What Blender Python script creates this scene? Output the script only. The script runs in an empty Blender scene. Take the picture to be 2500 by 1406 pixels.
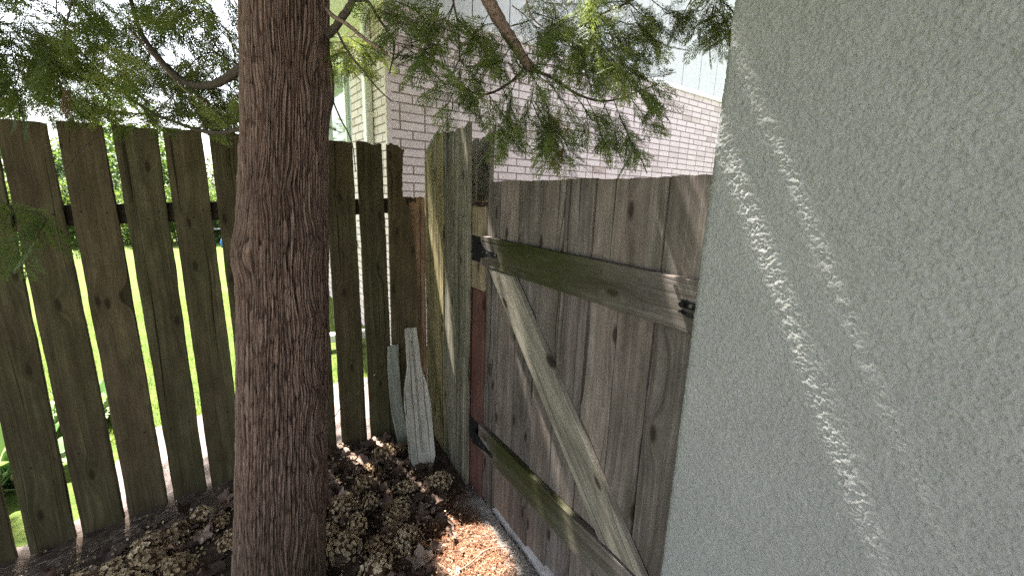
import bpy, math, random
import numpy as np
from mathutils import Matrix, Vector

R = math.radians
sc = bpy.context.scene
col = sc.collection

# ------------------------------------------------------------------ camera, sky, sun, exposure
CAM = np.array([-0.865, -2.489, 1.55])
PITCH, ROLL, YAW = R(12.36), R(1.818), R(58.0)
FPX = 1015.1                                    # focal length for a 2500 px wide frame


def cam_axes():
    cp, sp = math.cos(PITCH), math.sin(PITCH)
    f0 = np.array([math.cos(YAW), math.sin(YAW), 0.0])
    x = np.array([f0[1], -f0[0], 0.0])
    z = -f0 * cp + np.array([0, 0, sp])
    y = np.cross(z, x)
    cr, sr = math.cos(ROLL), math.sin(ROLL)
    return cr * x + sr * y, -sr * x + cr * y, z


CX, CY, CZ = cam_axes()
cd = bpy.data.cameras.new('camera')
cd.sensor_width = 36.0
cd.lens = FPX / 2500 * 36
cd.clip_start = 0.02
cd.clip_end = 2000
cam = bpy.data.objects.new('camera', cd)
col.objects.link(cam)
m = Matrix.Identity(4)
for i in range(3):
    m[i][0], m[i][1], m[i][2], m[i][3] = CX[i], CY[i], CZ[i], CAM[i]
cam.matrix_world = m
sc.camera = cam

SUN_AZ, SUN_EL = R(101.0), R(61.0)
SUN = np.array([math.cos(SUN_AZ) * math.cos(SUN_EL), math.sin(SUN_AZ) * math.cos(SUN_EL), math.sin(SUN_EL)])
w = bpy.data.worlds.new("World")
sc.world = w
w.use_nodes = True
nt = w.node_tree
sky = nt.nodes.new('ShaderNodeTexSky')
sky.sky_type = 'NISHITA'
sky.sun_disc = False
sky.sun_elevation = SUN_EL
sky.sun_rotation = R(90) - SUN_AZ
sky.dust_density = 3.0
sky.air_density = 1.0
bg = nt.nodes['Background']
bg.inputs['Strength'].default_value = 0.075
hs = nt.nodes.new('ShaderNodeHueSaturation')     # thin summer haze: a paler sky than the clear model gives
hs.inputs['Saturation'].default_value = 0.45
nt.links.new(sky.outputs[0], hs.inputs['Color'])
nt.links.new(hs.outputs[0], bg.inputs[0])
sl = bpy.data.lights.new('sun', 'SUN')
sl.energy = 5.0
sl.angle = R(0.7)
sl.color = (1.0, 0.95, 0.88)
so = bpy.data.objects.new('sun', sl)
col.objects.link(so)
so.rotation_mode = 'QUATERNION'
so.rotation_quaternion = Vector(SUN).to_track_quat('Z', 'Y')
sc.view_settings.view_transform = 'Standard'
sc.view_settings.look = 'None'
sc.view_settings.exposure = 3.15
sc.view_settings.gamma = 1.0
sc.view_settings.use_curve_mapping = False
sc.cycles.use_denoising = False
sc.cycles.use_adaptive_sampling = False
sc.cycles.sample_clamp_indirect = 4.0
sc.cycles.max_bounces = 10
sc.cycles.diffuse_bounces = 7
sc.cycles.transmission_bounces = 6


def P(px, py, d):
    """world point seen at photo pixel px,py at horizontal forward distance d"""
    v = CX * (px - 1250) + CY * (703 - py) - CZ * FPX
    f0 = np.array([math.cos(YAW), math.sin(YAW), 0.0])
    return CAM + v * (d / (v @ f0))


# ------------------------------------------------------------------ helpers
def rngf(seed):
    return np.random.default_rng(seed)


def hash2(ix, iy, seed):
    h = (ix.astype(np.int64) * 374761393 + iy.astype(np.int64) * 668265263 + seed * 974634533) & 0x7fffffff
    h = ((h ^ (h >> 13)) * 1274126177) & 0x7fffffff
    h = (h ^ (h >> 16)) & 0xffff
    return h / 65535.0


def vn(x, y, seed=0):
    ix, iy = np.floor(x), np.floor(y)
    fx, fy = x - ix, y - iy
    fx = fx * fx * fx * (fx * (fx * 6 - 15) + 10)
    fy = fy * fy * fy * (fy * (fy * 6 - 15) + 10)
    a, b = hash2(ix, iy, seed), hash2(ix + 1, iy, seed)
    c, d = hash2(ix, iy + 1, seed), hash2(ix + 1, iy + 1, seed)
    return (a + (b - a) * fx) * (1 - fy) + (c + (d - c) * fx) * fy


def fbm(x, y, seed=0, o=4):
    s, a, t = 0, 1.0, 0
    for i in range(o):
        s = s + a * vn(x * 2 ** i, y * 2 ** i, seed + i * 17)
        t += a
        a *= 0.5
    return s / t


def mesh_np(name, verts, faces, mats=None, midx=None, smooth=True, tint=None):
    """faces: list of int arrays (n,3) or (n,4)"""
    me = bpy.data.meshes.new(name)
    verts = np.asarray(verts, np.float32)
    fs = [np.asarray(f, np.int32) for f in (faces if isinstance(faces, list) else [faces]) if len(f)]
    me.vertices.add(len(verts))
    me.vertices.foreach_set('co', verts.ravel())
    loops = np.concatenate([f.ravel() for f in fs])
    tot = np.concatenate([np.full(len(f), f.shape[1], np.int32) for f in fs])
    start = np.concatenate([[0], np.cumsum(tot)[:-1]]).astype(np.int32)
    me.loops.add(len(loops))
    me.loops.foreach_set('vertex_index', loops)
    me.polygons.add(len(tot))
    me.polygons.foreach_set('loop_start', start)
    me.polygons.foreach_set('loop_total', tot)
    if midx is not None:
        me.polygons.foreach_set('material_index', np.asarray(midx, np.int32))
    me.polygons.foreach_set('use_smooth', np.full(len(tot), bool(smooth)))
    if tint is not None:
        at = me.attributes.new('tint', 'FLOAT', 'POINT')
        at.data.foreach_set('value', np.asarray(tint, np.float32))
    me.update(calc_edges=True)
    me.validate()
    for mm in (mats if isinstance(mats, (list, tuple)) else [mats]):
        if mm:
            me.materials.append(mm)
    return me


def link(name, data, parent=None, loc=None, rot=None):
    o = bpy.data.objects.new(name, data)
    col.objects.link(o)
    if loc is not None:
        o.location = loc
    if rot is not None:
        o.rotation_euler = rot
    if parent:
        o.parent = parent
    return o


def tag(o, label=None, cat=None, group=None, kind=None):
    for k, v in (('label', label), ('category', cat), ('group', group), ('kind', kind)):
        if v:
            o[k] = v
    return o


def thing(name, label, cat, loc=(0, 0, 0), group=None):
    return tag(link(name, None, loc=loc), label, cat, group)


class MB:
    """collects boxes, tubes and raw arrays into ONE mesh"""
    def __init__(s):
        s.v, s.f4, s.f3, s.m4, s.m3, s.n, s.t = [], [], [], [], [], 0, []

    def add(s, v, q=None, t=None, mi=0, tint=0.5):
        v = np.asarray(v, float)
        s.v.append(v)
        s.t.append(np.full(len(v), tint) if np.isscalar(tint) else np.asarray(tint))
        if q is not None and len(q):
            s.f4.append(np.asarray(q) + s.n)
            s.m4.append(np.full(len(q), mi))
        if t is not None and len(t):
            s.f3.append(np.asarray(t) + s.n)
            s.m3.append(np.full(len(t), mi))
        s.n += len(v)

    def box(s, a, b, mi=0, M=None, bev=0.0):
        a, b = np.array(a, float), np.array(b, float)
        if bev <= 0:
            v = np.array([[x, y, z] for z in (a[2], b[2]) for y in (a[1], b[1]) for x in (a[0], b[0])])
            q = [[0, 2, 3, 1], [4, 5, 7, 6], [0, 1, 5, 4], [2, 6, 7, 3], [0, 4, 6, 2], [1, 3, 7, 5]]
            if M is not None:
                v = v @ M[:3, :3].T + M[:3, 3]
            s.add(v, q, mi=mi)
            return
        c, h = (a + b) / 2, (b - a) / 2
        v, idx = [], {}
        for sx in (-1, 1):
            for sy in (-1, 1):
                for sz in (-1, 1):
                    sg = np.array([sx, sy, sz])
                    for ax in range(3):
                        p = sg * (h - bev)
                        p[ax] = sg[ax] * h[ax]
                        idx[(sx, sy, sz, ax)] = len(v)
                        v.append(c + p)
        q, t = [], []
        for ax in range(3):
            u, w_ = [(1, 2), (2, 0), (0, 1)][ax]
            for sa in (-1, 1):
                def k(su, sw):
                    g = [0, 0, 0]
                    g[ax], g[u], g[w_] = sa, su, sw
                    return idx[(*g, ax)]
                r = [k(-1, -1), k(1, -1), k(1, 1), k(-1, 1)]
                q.append(r if sa > 0 else r[::-1])
        for ax in range(3):
            u, w_ = [(1, 2), (2, 0), (0, 1)][ax]
            for su in (-1, 1):
                for sw in (-1, 1):
                    def k(sa, wh):
                        g = [0, 0, 0]
                        g[ax], g[u], g[w_] = sa, su, sw
                        return idx[(*g, wh)]
                    r = [k(-1, u), k(1, u), k(1, w_), k(-1, w_)]
                    q.append(r if su * sw < 0 else r[::-1])
        for g in [(x, y, z) for x in (-1, 1) for y in (-1, 1) for z in (-1, 1)]:
            r = [idx[(*g, 0)], idx[(*g, 1)], idx[(*g, 2)]]
            t.append(r if g[0] * g[1] * g[2] > 0 else r[::-1])
        v = np.array(v)
        if M is not None:
            v = v @ M[:3, :3].T + M[:3, 3]
        s.add(v, q, t, mi=mi)

    def tube(s, pts, rad, n=6, mi=0, wob=0.0, seed=1, tint=0.5):
        pts = np.asarray(pts, float)
        rad = np.broadcast_to(np.asarray(rad, float), (len(pts),))
        tg = np.gradient(pts, axis=0)
        tg /= np.linalg.norm(tg, axis=1)[:, None] + 1e-12
        ref = np.array([0.31, 0.17, 0.93])
        if abs(tg[0] @ ref) > .9:
            ref = np.array([1, 0.2, 0])
        vs = []
        rr = rngf(seed)
        for i, (p, t) in enumerate(zip(pts, tg)):
            a = np.cross(t, ref)
            a /= np.linalg.norm(a)
            b = np.cross(t, a)
            th = np.arange(n) / n * 2 * math.pi
            r_ = rad[i] * (1 + wob * (rr.random(n) - .5))
            vs.append(p + (np.cos(th) * r_)[:, None] * a + (np.sin(th) * r_)[:, None] * b)
        v = np.concatenate(vs)
        q = []
        for i in range(len(pts) - 1):
            for k in range(n):
                k2 = (k + 1) % n
                q.append([i * n + k, i * n + k2, (i + 1) * n + k2, (i + 1) * n + k])
        v = np.concatenate([v, pts[:1], pts[-1:]])
        c0, c1 = len(v) - 2, len(v) - 1
        t = [[c0, (k + 1) % n, k] for k in range(n)] + [[c1, (len(pts) - 1) * n + k, (len(pts) - 1) * n + (k + 1) % n] for k in range(n)]
        s.add(v, q, t, mi=mi, tint=tint)

    def mesh(s, name, mats, smooth=False, tint=False):
        fs, mi = [], []
        if s.f4:
            fs.append(np.concatenate(s.f4))
            mi.append(np.concatenate(s.m4))
        if s.f3:
            fs.append(np.concatenate(s.f3))
            mi.append(np.concatenate(s.m3))
        return mesh_np(name, np.concatenate(s.v), fs, mats, np.concatenate(mi), smooth, np.concatenate(s.t) if tint else None)

    def build(s, name, mats, parent=None, smooth=False, loc=None, tint=False):
        return link(name, s.mesh(name, mats, smooth, tint), parent, loc)


def smooth_path(pts, n=6):
    """Catmull-Rom through pts"""
    p = np.asarray(pts, float)
    p = np.vstack([2 * p[0] - p[1], p, 2 * p[-1] - p[-2]])
    out = []
    for i in range(1, len(p) - 2):
        for k in range(n):
            t = k / n
            a, b, c, d = p[i - 1:i + 3]
            out.append(.5 * ((2 * b) + (c - a) * t + (2 * a - 5 * b + 4 * c - d) * t ** 2 + (3 * b - a - 3 * c + d) * t ** 3))
    out.append(p[-2])
    return np.array(out)


# ------------------------------------------------------------------ materials
class NT:
    def __init__(s, name):
        s.m = bpy.data.materials.new(name)
        s.m.use_nodes = True
        s.t = s.m.node_tree
        s.b = s.t.nodes['Principled BSDF']
        s.out = s.t.nodes['Material Output']

    def n(s, typ, **kw):
        nd = s.t.nodes.new('ShaderNode' + typ)
        for k, v in kw.items():
            setattr(nd, k, v)
        return nd

    def set(s, sock, v):
        if isinstance(v, bpy.types.NodeSocket):
            s.t.links.new(v, sock)
        elif v is not None:
            if isinstance(v, (tuple, list)) and len(v) == 3 and sock.type == 'RGBA':
                v = (*v, 1)
            sock.default_value = v

    def math(s, op, a, b=None, c=None):
        nd = s.n('Math', operation=op)
        s.set(nd.inputs[0], a)
        s.set(nd.inputs[1], b)
        s.set(nd.inputs[2], c)
        return nd.outputs[0]

    def vmath(s, op, a, b=None):
        nd = s.n('VectorMath', operation=op)
        s.set(nd.inputs[0], a)
        s.set(nd.inputs[1], b)
        return nd.outputs[0]

    def mul(s, v, xyz):
        return s.vmath('MULTIPLY', v, xyz)

    def noise(s, v, scale=1.0, detail=3.0, rough=.55, dist=0.0):
        nd = s.n('TexNoise')
        s.set(nd.inputs['Vector'], v)
        s.set(nd.inputs['Scale'], scale)
        s.set(nd.inputs['Detail'], detail)
        s.set(nd.inputs['Roughness'], rough)
        s.set(nd.inputs['Distortion'], dist)
        return nd.outputs['Fac']

    def vor(s, v, scale=1.0, feature='F1', out='Distance', rnd=1.0):
        nd = s.n('TexVoronoi', feature=feature, voronoi_dimensions='2D')
        s.set(nd.inputs['Vector'], v)
        s.set(nd.inputs['Scale'], scale)
        s.set(nd.inputs['Randomness'], rnd)
        return nd.outputs[out]

    def ramp(s, f, stops, interp='LINEAR'):
        nd = s.n('ValToRGB')
        nd.color_ramp.interpolation = interp
        e = nd.color_ramp.elements
        while len(e) < len(stops):
            e.new(0.5)
        for el, (p, c) in zip(e, stops):
            el.position = p
            el.color = (*c, 1) if not np.isscalar(c) else (c, c, c, 1)
        s.set(nd.inputs[0], f)
        return nd.outputs[0]

    def mr(s, v, a, b, c=0.0, d=1.0):
        nd = s.n('MapRange')
        for i, x in enumerate((v, a, b, c, d)):
            s.set(nd.inputs[i], x)
        return nd.outputs[0]

    def mix(s, f, a, b, blend='MIX'):
        nd = s.n('MixRGB', blend_type=blend)
        s.set(nd.inputs[0], f)
        s.set(nd.inputs[1], a)
        s.set(nd.inputs[2], b)
        return nd.outputs[0]

    def obj(s):
        return s.n('TexCoord').outputs['Object']

    def sep(s, v):
        nd = s.n('SeparateXYZ')
        s.set(nd.inputs[0], v)
        return nd.outputs

    def comb(s, x, y, z):
        nd = s.n('CombineXYZ')
        for i, q in enumerate((x, y, z)):
            s.set(nd.inputs[i], q)
        return nd.outputs[0]

    def rnd(s):
        return s.n('ObjectInfo').outputs['Random']

    def attr(s, name='tint'):
        return s.n('Attribute', attribute_name=name).outputs['Fac']

    def bump(s, h, strength=.5, dist=.01, normal=None):
        nd = s.n('Bump')
        s.set(nd.inputs['Strength'], strength)
        s.set(nd.inputs['Distance'], dist)
        s.set(nd.inputs['Height'], h)
        if normal is not None:
            s.set(nd.inputs['Normal'], normal)
        return nd.outputs[0]

    def fin(s, color=None, rough=.8, normal=None, spec=.3, metal=0.0):
        s.set(s.b.inputs['Base Color'], color)
        s.set(s.b.inputs['Roughness'], rough)
        s.set(s.b.inputs['Specular IOR Level'], spec)
        s.set(s.b.inputs['Metallic'], metal)
        if normal is not None:
            s.set(s.b.inputs['Normal'], normal)
        return s.m


def wood(name, dark, mid, light, green=0.0, gcol=(.045, .055, .012), gtop=False, knots=.5, bump=.7, alt=None, altamt=.6, streak=1.0):
    """weathered board; grain runs along local Z, width along X"""
    t = NT(name)
    r = t.rnd()
    p = t.vmath('ADD', t.obj(), t.comb(t.math('MULTIPLY', r, 7.3), t.math('MULTIPLY', r, 3.1), t.math('MULTIPLY', r, 41.7)))
    x, y, z = t.sep(p)
    # knots
    kv = t.comb(t.math('ADD', t.math('MULTIPLY', x, 8.0), t.math('MULTIPLY', r, 31.0)), t.math('MULTIPLY', z, 2.9), 0.0)
    kd = t.vor(kv, 1.0)
    krand = t.sep(t.vor(kv, 1.0, out='Color'))[0]
    kmask = t.math('LESS_THAN', krand, knots)
    kwob = t.math('ADD', kd, t.math('MULTIPLY', t.math('SUBTRACT', t.noise(t.mul(p, (60, 60, 30)), 1, 2), .5), .05))
    kcore = t.math('MULTIPLY', t.mr(kwob, .05, .10, 1.0, 0.0), kmask)
    kring = t.math('MULTIPLY', t.mr(kd, .06, .42, 1.0, 0.0), kmask)
    # grain coordinate bends round the knots
    warp = t.math('MULTIPLY', t.math('SUBTRACT', t.noise(t.mul(p, (5, 5, 1.3)), 1, 3), .5), .05)
    gx = t.math('ADD', t.math('ADD', x, warp), t.math('MULTIPLY', t.math('MULTIPLY', kring, kring), .035))
    gv = t.comb(gx, y, z)
    rings = t.noise(t.mul(gv, (110, 30, 1.1)), 1, 2, .6)
    fib = t.noise(t.mul(gv, (420, 200, 7)), 1, 3, .65)
    broad = t.noise(t.mul(gv, (26, 12, .9)), 1, 3, .6)
    blotch = t.noise(t.mul(p, (9, 9, 2.2)), 1, 4, .6)
    f = t.math('ADD', t.math('MULTIPLY', rings, .42 * streak), t.math('ADD', t.math('MULTIPLY', fib, .28), t.math('MULTIPLY', broad, .45 * streak)))
    f = t.math('SUBTRACT', f, .075 + .435 * (streak - 1))
    c = t.ramp(f, [(.34, dark), (.5, mid), (.66, light)])
    if alt:
        c = t.mix(t.math('MULTIPLY', t.mr(t.math('ADD', blotch, t.math('MULTIPLY', r, .35)), .48, .78), altamt), c, alt)
    crack = t.mr(t.noise(t.mul(gv, (70, 20, .55)), 1, 1, .5), .30, .345, 1.0, 0.0)
    c = t.mix(t.math('MULTIPLY', crack, .75), c, tuple(v * .25 for v in dark))
    grime = t.mr(t.noise(t.mul(p, (14, 14, 5)), 1, 4, .7), .32, .7, .62, 1.12)
    c = t.mix(1.0, c, t.comb(grime, grime, grime), 'MULTIPLY')
    bv = t.math('ADD', t.math('MULTIPLY', r, .5), .75)
    c = t.mix(1.0, c, t.comb(bv, bv, bv), 'MULTIPLY')
    c = t.mix(t.math('MULTIPLY', kring, .35), c, tuple(v * .8 for v in dark))
    c = t.mix(t.math('MULTIPLY', kcore, .85), c, (.022, .014, .009))
    if green > 0:
        gm = t.noise(t.mul(p, (16, 16, 3.0)), 1, 4, .65)
        if gtop:      # algae on the hinge end of a rail: strongest from 0.05 to 0.6 m along it
            zl = t.sep(t.obj())[2]
            env = t.math('MULTIPLY', t.mr(zl, .03, .2), t.mr(zl, .55, .95, 1.0, 0.0))
            env2 = t.mr(t.sep(t.obj())[0], .0, .13, .9, .72)
            gm = t.math('MULTIPLY', t.math('MULTIPLY', t.mr(gm, .22, .42), env), env2)
        else:
            gm = t.mr(gm, .42, .75)
        gc = t.mix(t.noise(t.mul(p, (40, 40, 10)), 1, 3), gcol, tuple(v * .45 for v in gcol))
        c = t.mix(t.math('MULTIPLY', gm, green), c, gc)
    h = t.math('ADD', t.math('MULTIPLY', rings, .55), t.math('MULTIPLY', fib, .5))
    h = t.math('SUBTRACT', h, t.math('ADD', t.math('MULTIPLY', crack, .9), t.math('MULTIPLY', kcore, .3)))
    return t.fin(c, .9, t.bump(h, bump, .006), spec=.12)


W_PICKET = wood('picket_wood', (0.0480, 0.0413, 0.0213), (0.1023, 0.0906, 0.0471), (0.1686, 0.1535, 0.0827), green=.45, gcol=(.055, .055, .018), knots=.6, alt=(.075, .05, .032), bump=.8)
W_PANEL = wood('panel_wood', (0.0705, 0.0650, 0.0483), (0.1575, 0.1453, 0.1114), (0.2819, 0.2525, 0.1929), green=.35, gcol=(.10, .11, .045), knots=.35, bump=1.0, streak=1.2)
W_PANEL2 = wood('mossy_panel_wood', (0.0979, 0.0792, 0.0392), (0.2284, 0.1901, 0.0978), (0.4079, 0.3406, 0.1881), green=.45, gcol=(.085, .085, .028), knots=.35, bump=1.1, streak=1.2)
W_GATE = wood('gate_wood', (0.0855, 0.0689, 0.0603), (0.1710, 0.1466, 0.1347), (0.2717, 0.2430, 0.2210), green=.28, gcol=(.075, .085, .035), knots=.55, alt=(.155, .118, .098), altamt=.5, bump=.8, streak=1.1)
W_RAILG = wood('gate_rail_wood', (0.0724, 0.0597, 0.0513), (0.1447, 0.1236, 0.1080), (0.2301, 0.2003, 0.1774), green=1.0, gcol=(.042, .050, .008), gtop=True, knots=.6, bump=.9, streak=1.15)
W_BRACE = wood('brace_wood', (0.1679, 0.1483, 0.1213), (0.2911, 0.2634, 0.2108), (0.4030, 0.3677, 0.2951), green=.12, knots=.5, bump=.7)
W_POST = wood('post_wood', (.13, .10, .068), (.25, .195, .13), (.36, .29, .20), knots=.35, bump=.7)
W_RED = wood('red_stained_wood', (.045, .015, .012), (.098, .031, .026), (.15, .055, .046), knots=.1, bump=.6, alt=(.085, .055, .045))
W_RAIL = wood('rail_wood', (.020, .016, .012), (.042, .033, .022), (.075, .058, .038), knots=.1)
W_GREY = wood('bleached_wood', (0.3563, 0.3390, 0.2883), (0.5894, 0.5608, 0.4784), (0.7676, 0.7302, 0.6256), green=.15, gcol=(.16, .17, .12), knots=.2, bump=.5, streak=.9)
W_GREY2 = wood('lichen_wood', (0.1320, 0.1375, 0.1100), (0.2310, 0.2365, 0.1925), (0.3410, 0.3410, 0.2860), green=.5, gcol=(.12, .14, .085), knots=.1, bump=.7)
W_SPLIT = wood('split_wood', (.08, .045, .026), (.155, .098, .058), (.25, .175, .11), knots=.0, bump=1.0)


def plain(name, c, rough=.6, spec=.4, metal=0.0, var=.15, sc_=30, bump=.15, bd=.003):
    t = NT(name)
    n = t.noise(t.obj(), sc_, 4, .65)
    f = t.mr(n, .3, .7, 1 - var, 1 + var)
    cc = t.mix(1.0, c, t.comb(f, f, f), 'MULTIPLY')
    return t.fin(cc, rough, t.bump(n, bump, bd), spec, metal)


M_IRON = plain('black_iron', (.010, .010, .011), .75, .15, .0)
M_SCREW = plain('screw_steel', (.10, .09, .085), .5, .5, .6)
M_RUST = plain('rusty_nail', (.030, .02, .014), .8, .2)
M_WHITE = plain('white_paint', (.78, .79, .80), .5, .4, var=.06)
M_SOFFIT = plain('soffit_paint', (.74, .75, .72), .6, .3, var=.06)
M_TRIM = plain('trim_paint', (.74, .70, .70), .6, .3, var=.12)
M_ROOF = plain('roof_shingle', (.09, .085, .08), .9, .2, sc_=60)
M_CONC = plain('walkway_concrete', (.42, .40, .39), .9, .2, var=.25, sc_=14, bump=.4, bd=.004)
M_MORTAR = plain('mortar', (.25, .195, .188), .95, .1, var=.15, sc_=60)


def brick_mat():
    t = NT('white_brick')
    r = t.n('NewGeometry').outputs['Random Per Island']
    p = t.obj()
    n = t.noise(t.mul(p, (30, 30, 30)), 1, 5, .7)
    c = t.ramp(r, [(0, (.61, .505, .51)), (.25, (.68, .575, .585)), (.92, (.715, .61, .62)), (.97, (.53, .44, .42)), (1, (.49, .39, .37))])
    g = t.mr(n, .3, .7, .88, 1.06)
    c = t.mix(1.0, c, t.comb(g, g, g), 'MULTIPLY')
    return t.fin(c, .8, t.bump(n, .35, .004), .25)


M_BRICK = brick_mat()


def siding_mat():
    t = NT('peeling_siding')
    p = t.obj()
    n = t.noise(t.mul(p, (60, 60, 9)), 1, 3, .6)
    big = t.noise(t.mul(p, (5, 5, 2)), 1, 3, .6)
    pe = t.math('MULTIPLY', t.mr(n, .60, .66), t.mr(big, .40, .6))
    c = t.mix(t.math('MULTIPLY', pe, .6), (.62, .61, .635), (.27, .26, .28))
    return t.fin(c, .6, t.bump(n, .2, .003), .3)


M_SIDING = siding_mat()


def glass_mat():
    t = NT('window_glass')
    return t.fin((.20, .24, .22), .04, None, .9)


M_GLASS = glass_mat()


def stucco_mat(disp):
    t = NT('stucco_render' if disp else 'stucco_render_flat')
    p = t.obj()
    n = t.noise(p, 130, 5, .7)
    big = t.noise(p, 6, 3, .6)
    g = t.math('MULTIPLY', t.mr(n, .3, .7, .88, 1.1), t.mr(big, .3, .7, .95, 1.05))
    c = t.mix(1.0, (.288, .291, .284), t.comb(g, g, g), 'MULTIPLY')
    h = n if disp else t.math('ADD', t.math('MULTIPLY', n, .4), t.noise(p, 60, 3, .6))
    return t.fin(c, 1.0, t.bump(t.math('ADD', h, t.math('MULTIPLY', t.noise(p, 420, 3, .7), .5)) if disp else h, .9 if disp else .9, .004 if disp else .008), .0)


M_STUCCO = stucco_mat(True)
M_STUCCO2 = stucco_mat(False)


def bark_mat():
    t = NT('cedar_bark')
    hgt = t.attr('tint')
    p = t.obj()
    fib = t.noise(t.mul(p, (190, 190, 11)), 1, 4, .7)
    big = t.noise(t.mul(p, (9, 9, 2.5)), 1, 3, .6)
    f = t.math('ADD', t.math('MULTIPLY', hgt, .62), t.math('MULTIPLY', fib, .42))
    c = t.ramp(f, [(.26, (.008, .0055, .0045)), (.42, (.066, .042, .032)), (.60, (.150, .100, .079)), (.85, (.29, .215, .178))])
    g = t.mr(big, .3, .7, .88, 1.12)
    c = t.mix(1.0, c, t.comb(g, g, g), 'MULTIPLY')
    zl = t.sep(p)[2]
    mossy = t.math('MULTIPLY', t.mr(zl, .15, .7, .5, 0.0), t.mr(big, .35, .6))
    c = t.mix(mossy, c, (.045, .042, .022))
    return t.fin(c, .9, t.bump(t.math('ADD', fib, t.math('MULTIPLY', hgt, .3)), .8, .006), .15)


M_BARK = bark_mat()


def limb_mat(name, a, b):
    t = NT(name)
    n = t.noise(t.mul(t.obj(), (120, 120, 120)), 1, 4, .7)
    c = t.ramp(n, [(.3, a), (.7, b)])
    return t.fin(c, .9, t.bump(n, .9, .005), .15)


M_LIMB = limb_mat('branch_bark', (.03, .022, .017), (.10, .08, .065))
M_LIMB2 = limb_mat('pale_branch_bark', (.09, .06, .045), (.30, .22, .17))


def leaf_mat(name, stops, trans=.45, tcol=(.22, .34, .04), rough=.6, sat=1.0):
    t = NT(name)
    a = t.attr('tint')
    c = t.ramp(a, stops)
    t.fin(c, rough, None, .25)
    tr = t.n('BsdfTranslucent')
    tc = t.mix(.55, c, tcol)
    t.set(tr.inputs[0], tc)
    ms = t.n('MixShader')
    t.set(ms.inputs[0], trans)
    t.t.links.new(t.b.outputs[0], ms.inputs[1])
    t.t.links.new(tr.outputs[0], ms.inputs[2])
    t.t.links.new(ms.outputs[0], t.out.inputs[0])
    return t.m


M_CEDAR = leaf_mat('cedar_spray', [(0, (.048, .076, .026)), (.45, (.112, .15, .042)), (.9, (.205, .23, .055)), (.97, (.10, .08, .03)), (1, (.12, .05, .02))], .45, (.24, .30, .045))
M_LEAFG = leaf_mat('hedge_leaf', [(0, (.025, .065, .032)), (.5, (.055, .105, .035)), (1, (.13, .16, .03))], .35, (.25, .36, .05))
M_HOSTA = leaf_mat('striped_leaf', [(0, (.06, .14, .05)), (.5, (.10, .22, .06)), (.7, (.3, .38, .22)), (1, (.5, .55, .38))], .35, (.3, .4, .1))
M_PETAL = leaf_mat('dry_petal', [(0, (.12, .075, .04)), (.35, (.30, .22, .135)), (.75, (.50, .40, .26)), (1, (.66, .56, .40))], .3, (.4, .27, .12), .8)
M_DRY = leaf_mat('dry_leaf', [(0, (.04, .026, .020)), (.4, (.11, .072, .055)), (.7, (.20, .14, .11)), (.93, (.36, .285, .235)), (1, (.18, .07, .035))], .15, (.25, .13, .06), .75)
M_NEEDLE = leaf_mat('needle_debris', [(0, (.05, .022, .013)), (.4, (.14, .058, .028)), (.8, (.26, .125, .066)), (1, (.36, .27, .20))], .1, (.3, .15, .08), .8)
M_PALE = leaf_mat('pale_debris', [(0, (.10, .085, .07)), (.5, (.24, .20, .17)), (1, (.46, .42, .38))], .05, (.3, .25, .2), .8)
M_GRASS = leaf_mat('grass_blade', [(0, (.05, .11, .02)), (.6, (.10, .17, .03)), (1, (.22, .24, .06))], .4, (.3, .42, .05))


def soil_mat():
    t = NT('garden_soil')
    p = t.obj()
    x, y, z = t.sep(p)
    n = t.noise(p, 26, 6, .75)
    n2 = t.noise(p, 160, 4, .7)
    base = t.ramp(n, [(.3, (.04, .028, .021)), (.55, (.095, .07, .054)), (.75, (.18, .14, .11))])
    grey = t.ramp(t.noise(p, 70, 5, .75), [(.3, (.17, .15, .135)), (.6, (.30, .275, .25)), (.8, (.42, .39, .365))])
    edge = t.math('ADD', x, t.math('MULTIPLY', t.math('SUBTRACT', n, .5), .10))
    gm = t.math('MULTIPLY', t.mr(edge, -.135, -.07), t.mr(y, -.74, -.84))
    c = t.mix(gm, base, grey)
    gv = t.ramp(n2, [(.3, (.10, .075, .065)), (.55, (.22, .18, .165)), (.8, (.40, .35, .33))])
    c = t.mix(t.mr(y, -.02, .08), c, gv)
    return t.fin(c, .95, t.bump(t.math('ADD', n2, n), 1.0, .012), .1)


M_SOIL = soil_mat()


def lawn_mat():
    t = NT('lawn_grass')
    p = t.obj()
    n = t.noise(p, 3.0, 6, .75)
    n2 = t.noise(p, 60, 4, .7)
    f = t.math('ADD', t.math('MULTIPLY', n, .5), t.math('MULTIPLY', n2, .5))
    c = t.ramp(f, [(.30, (.022, .042, .010)), (.5, (.07, .105, .022)), (.70, (.145, .165, .045))])
    return t.fin(c, .9, t.bump(n2, .8, .03), .1)


M_LAWN = lawn_mat()


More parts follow.
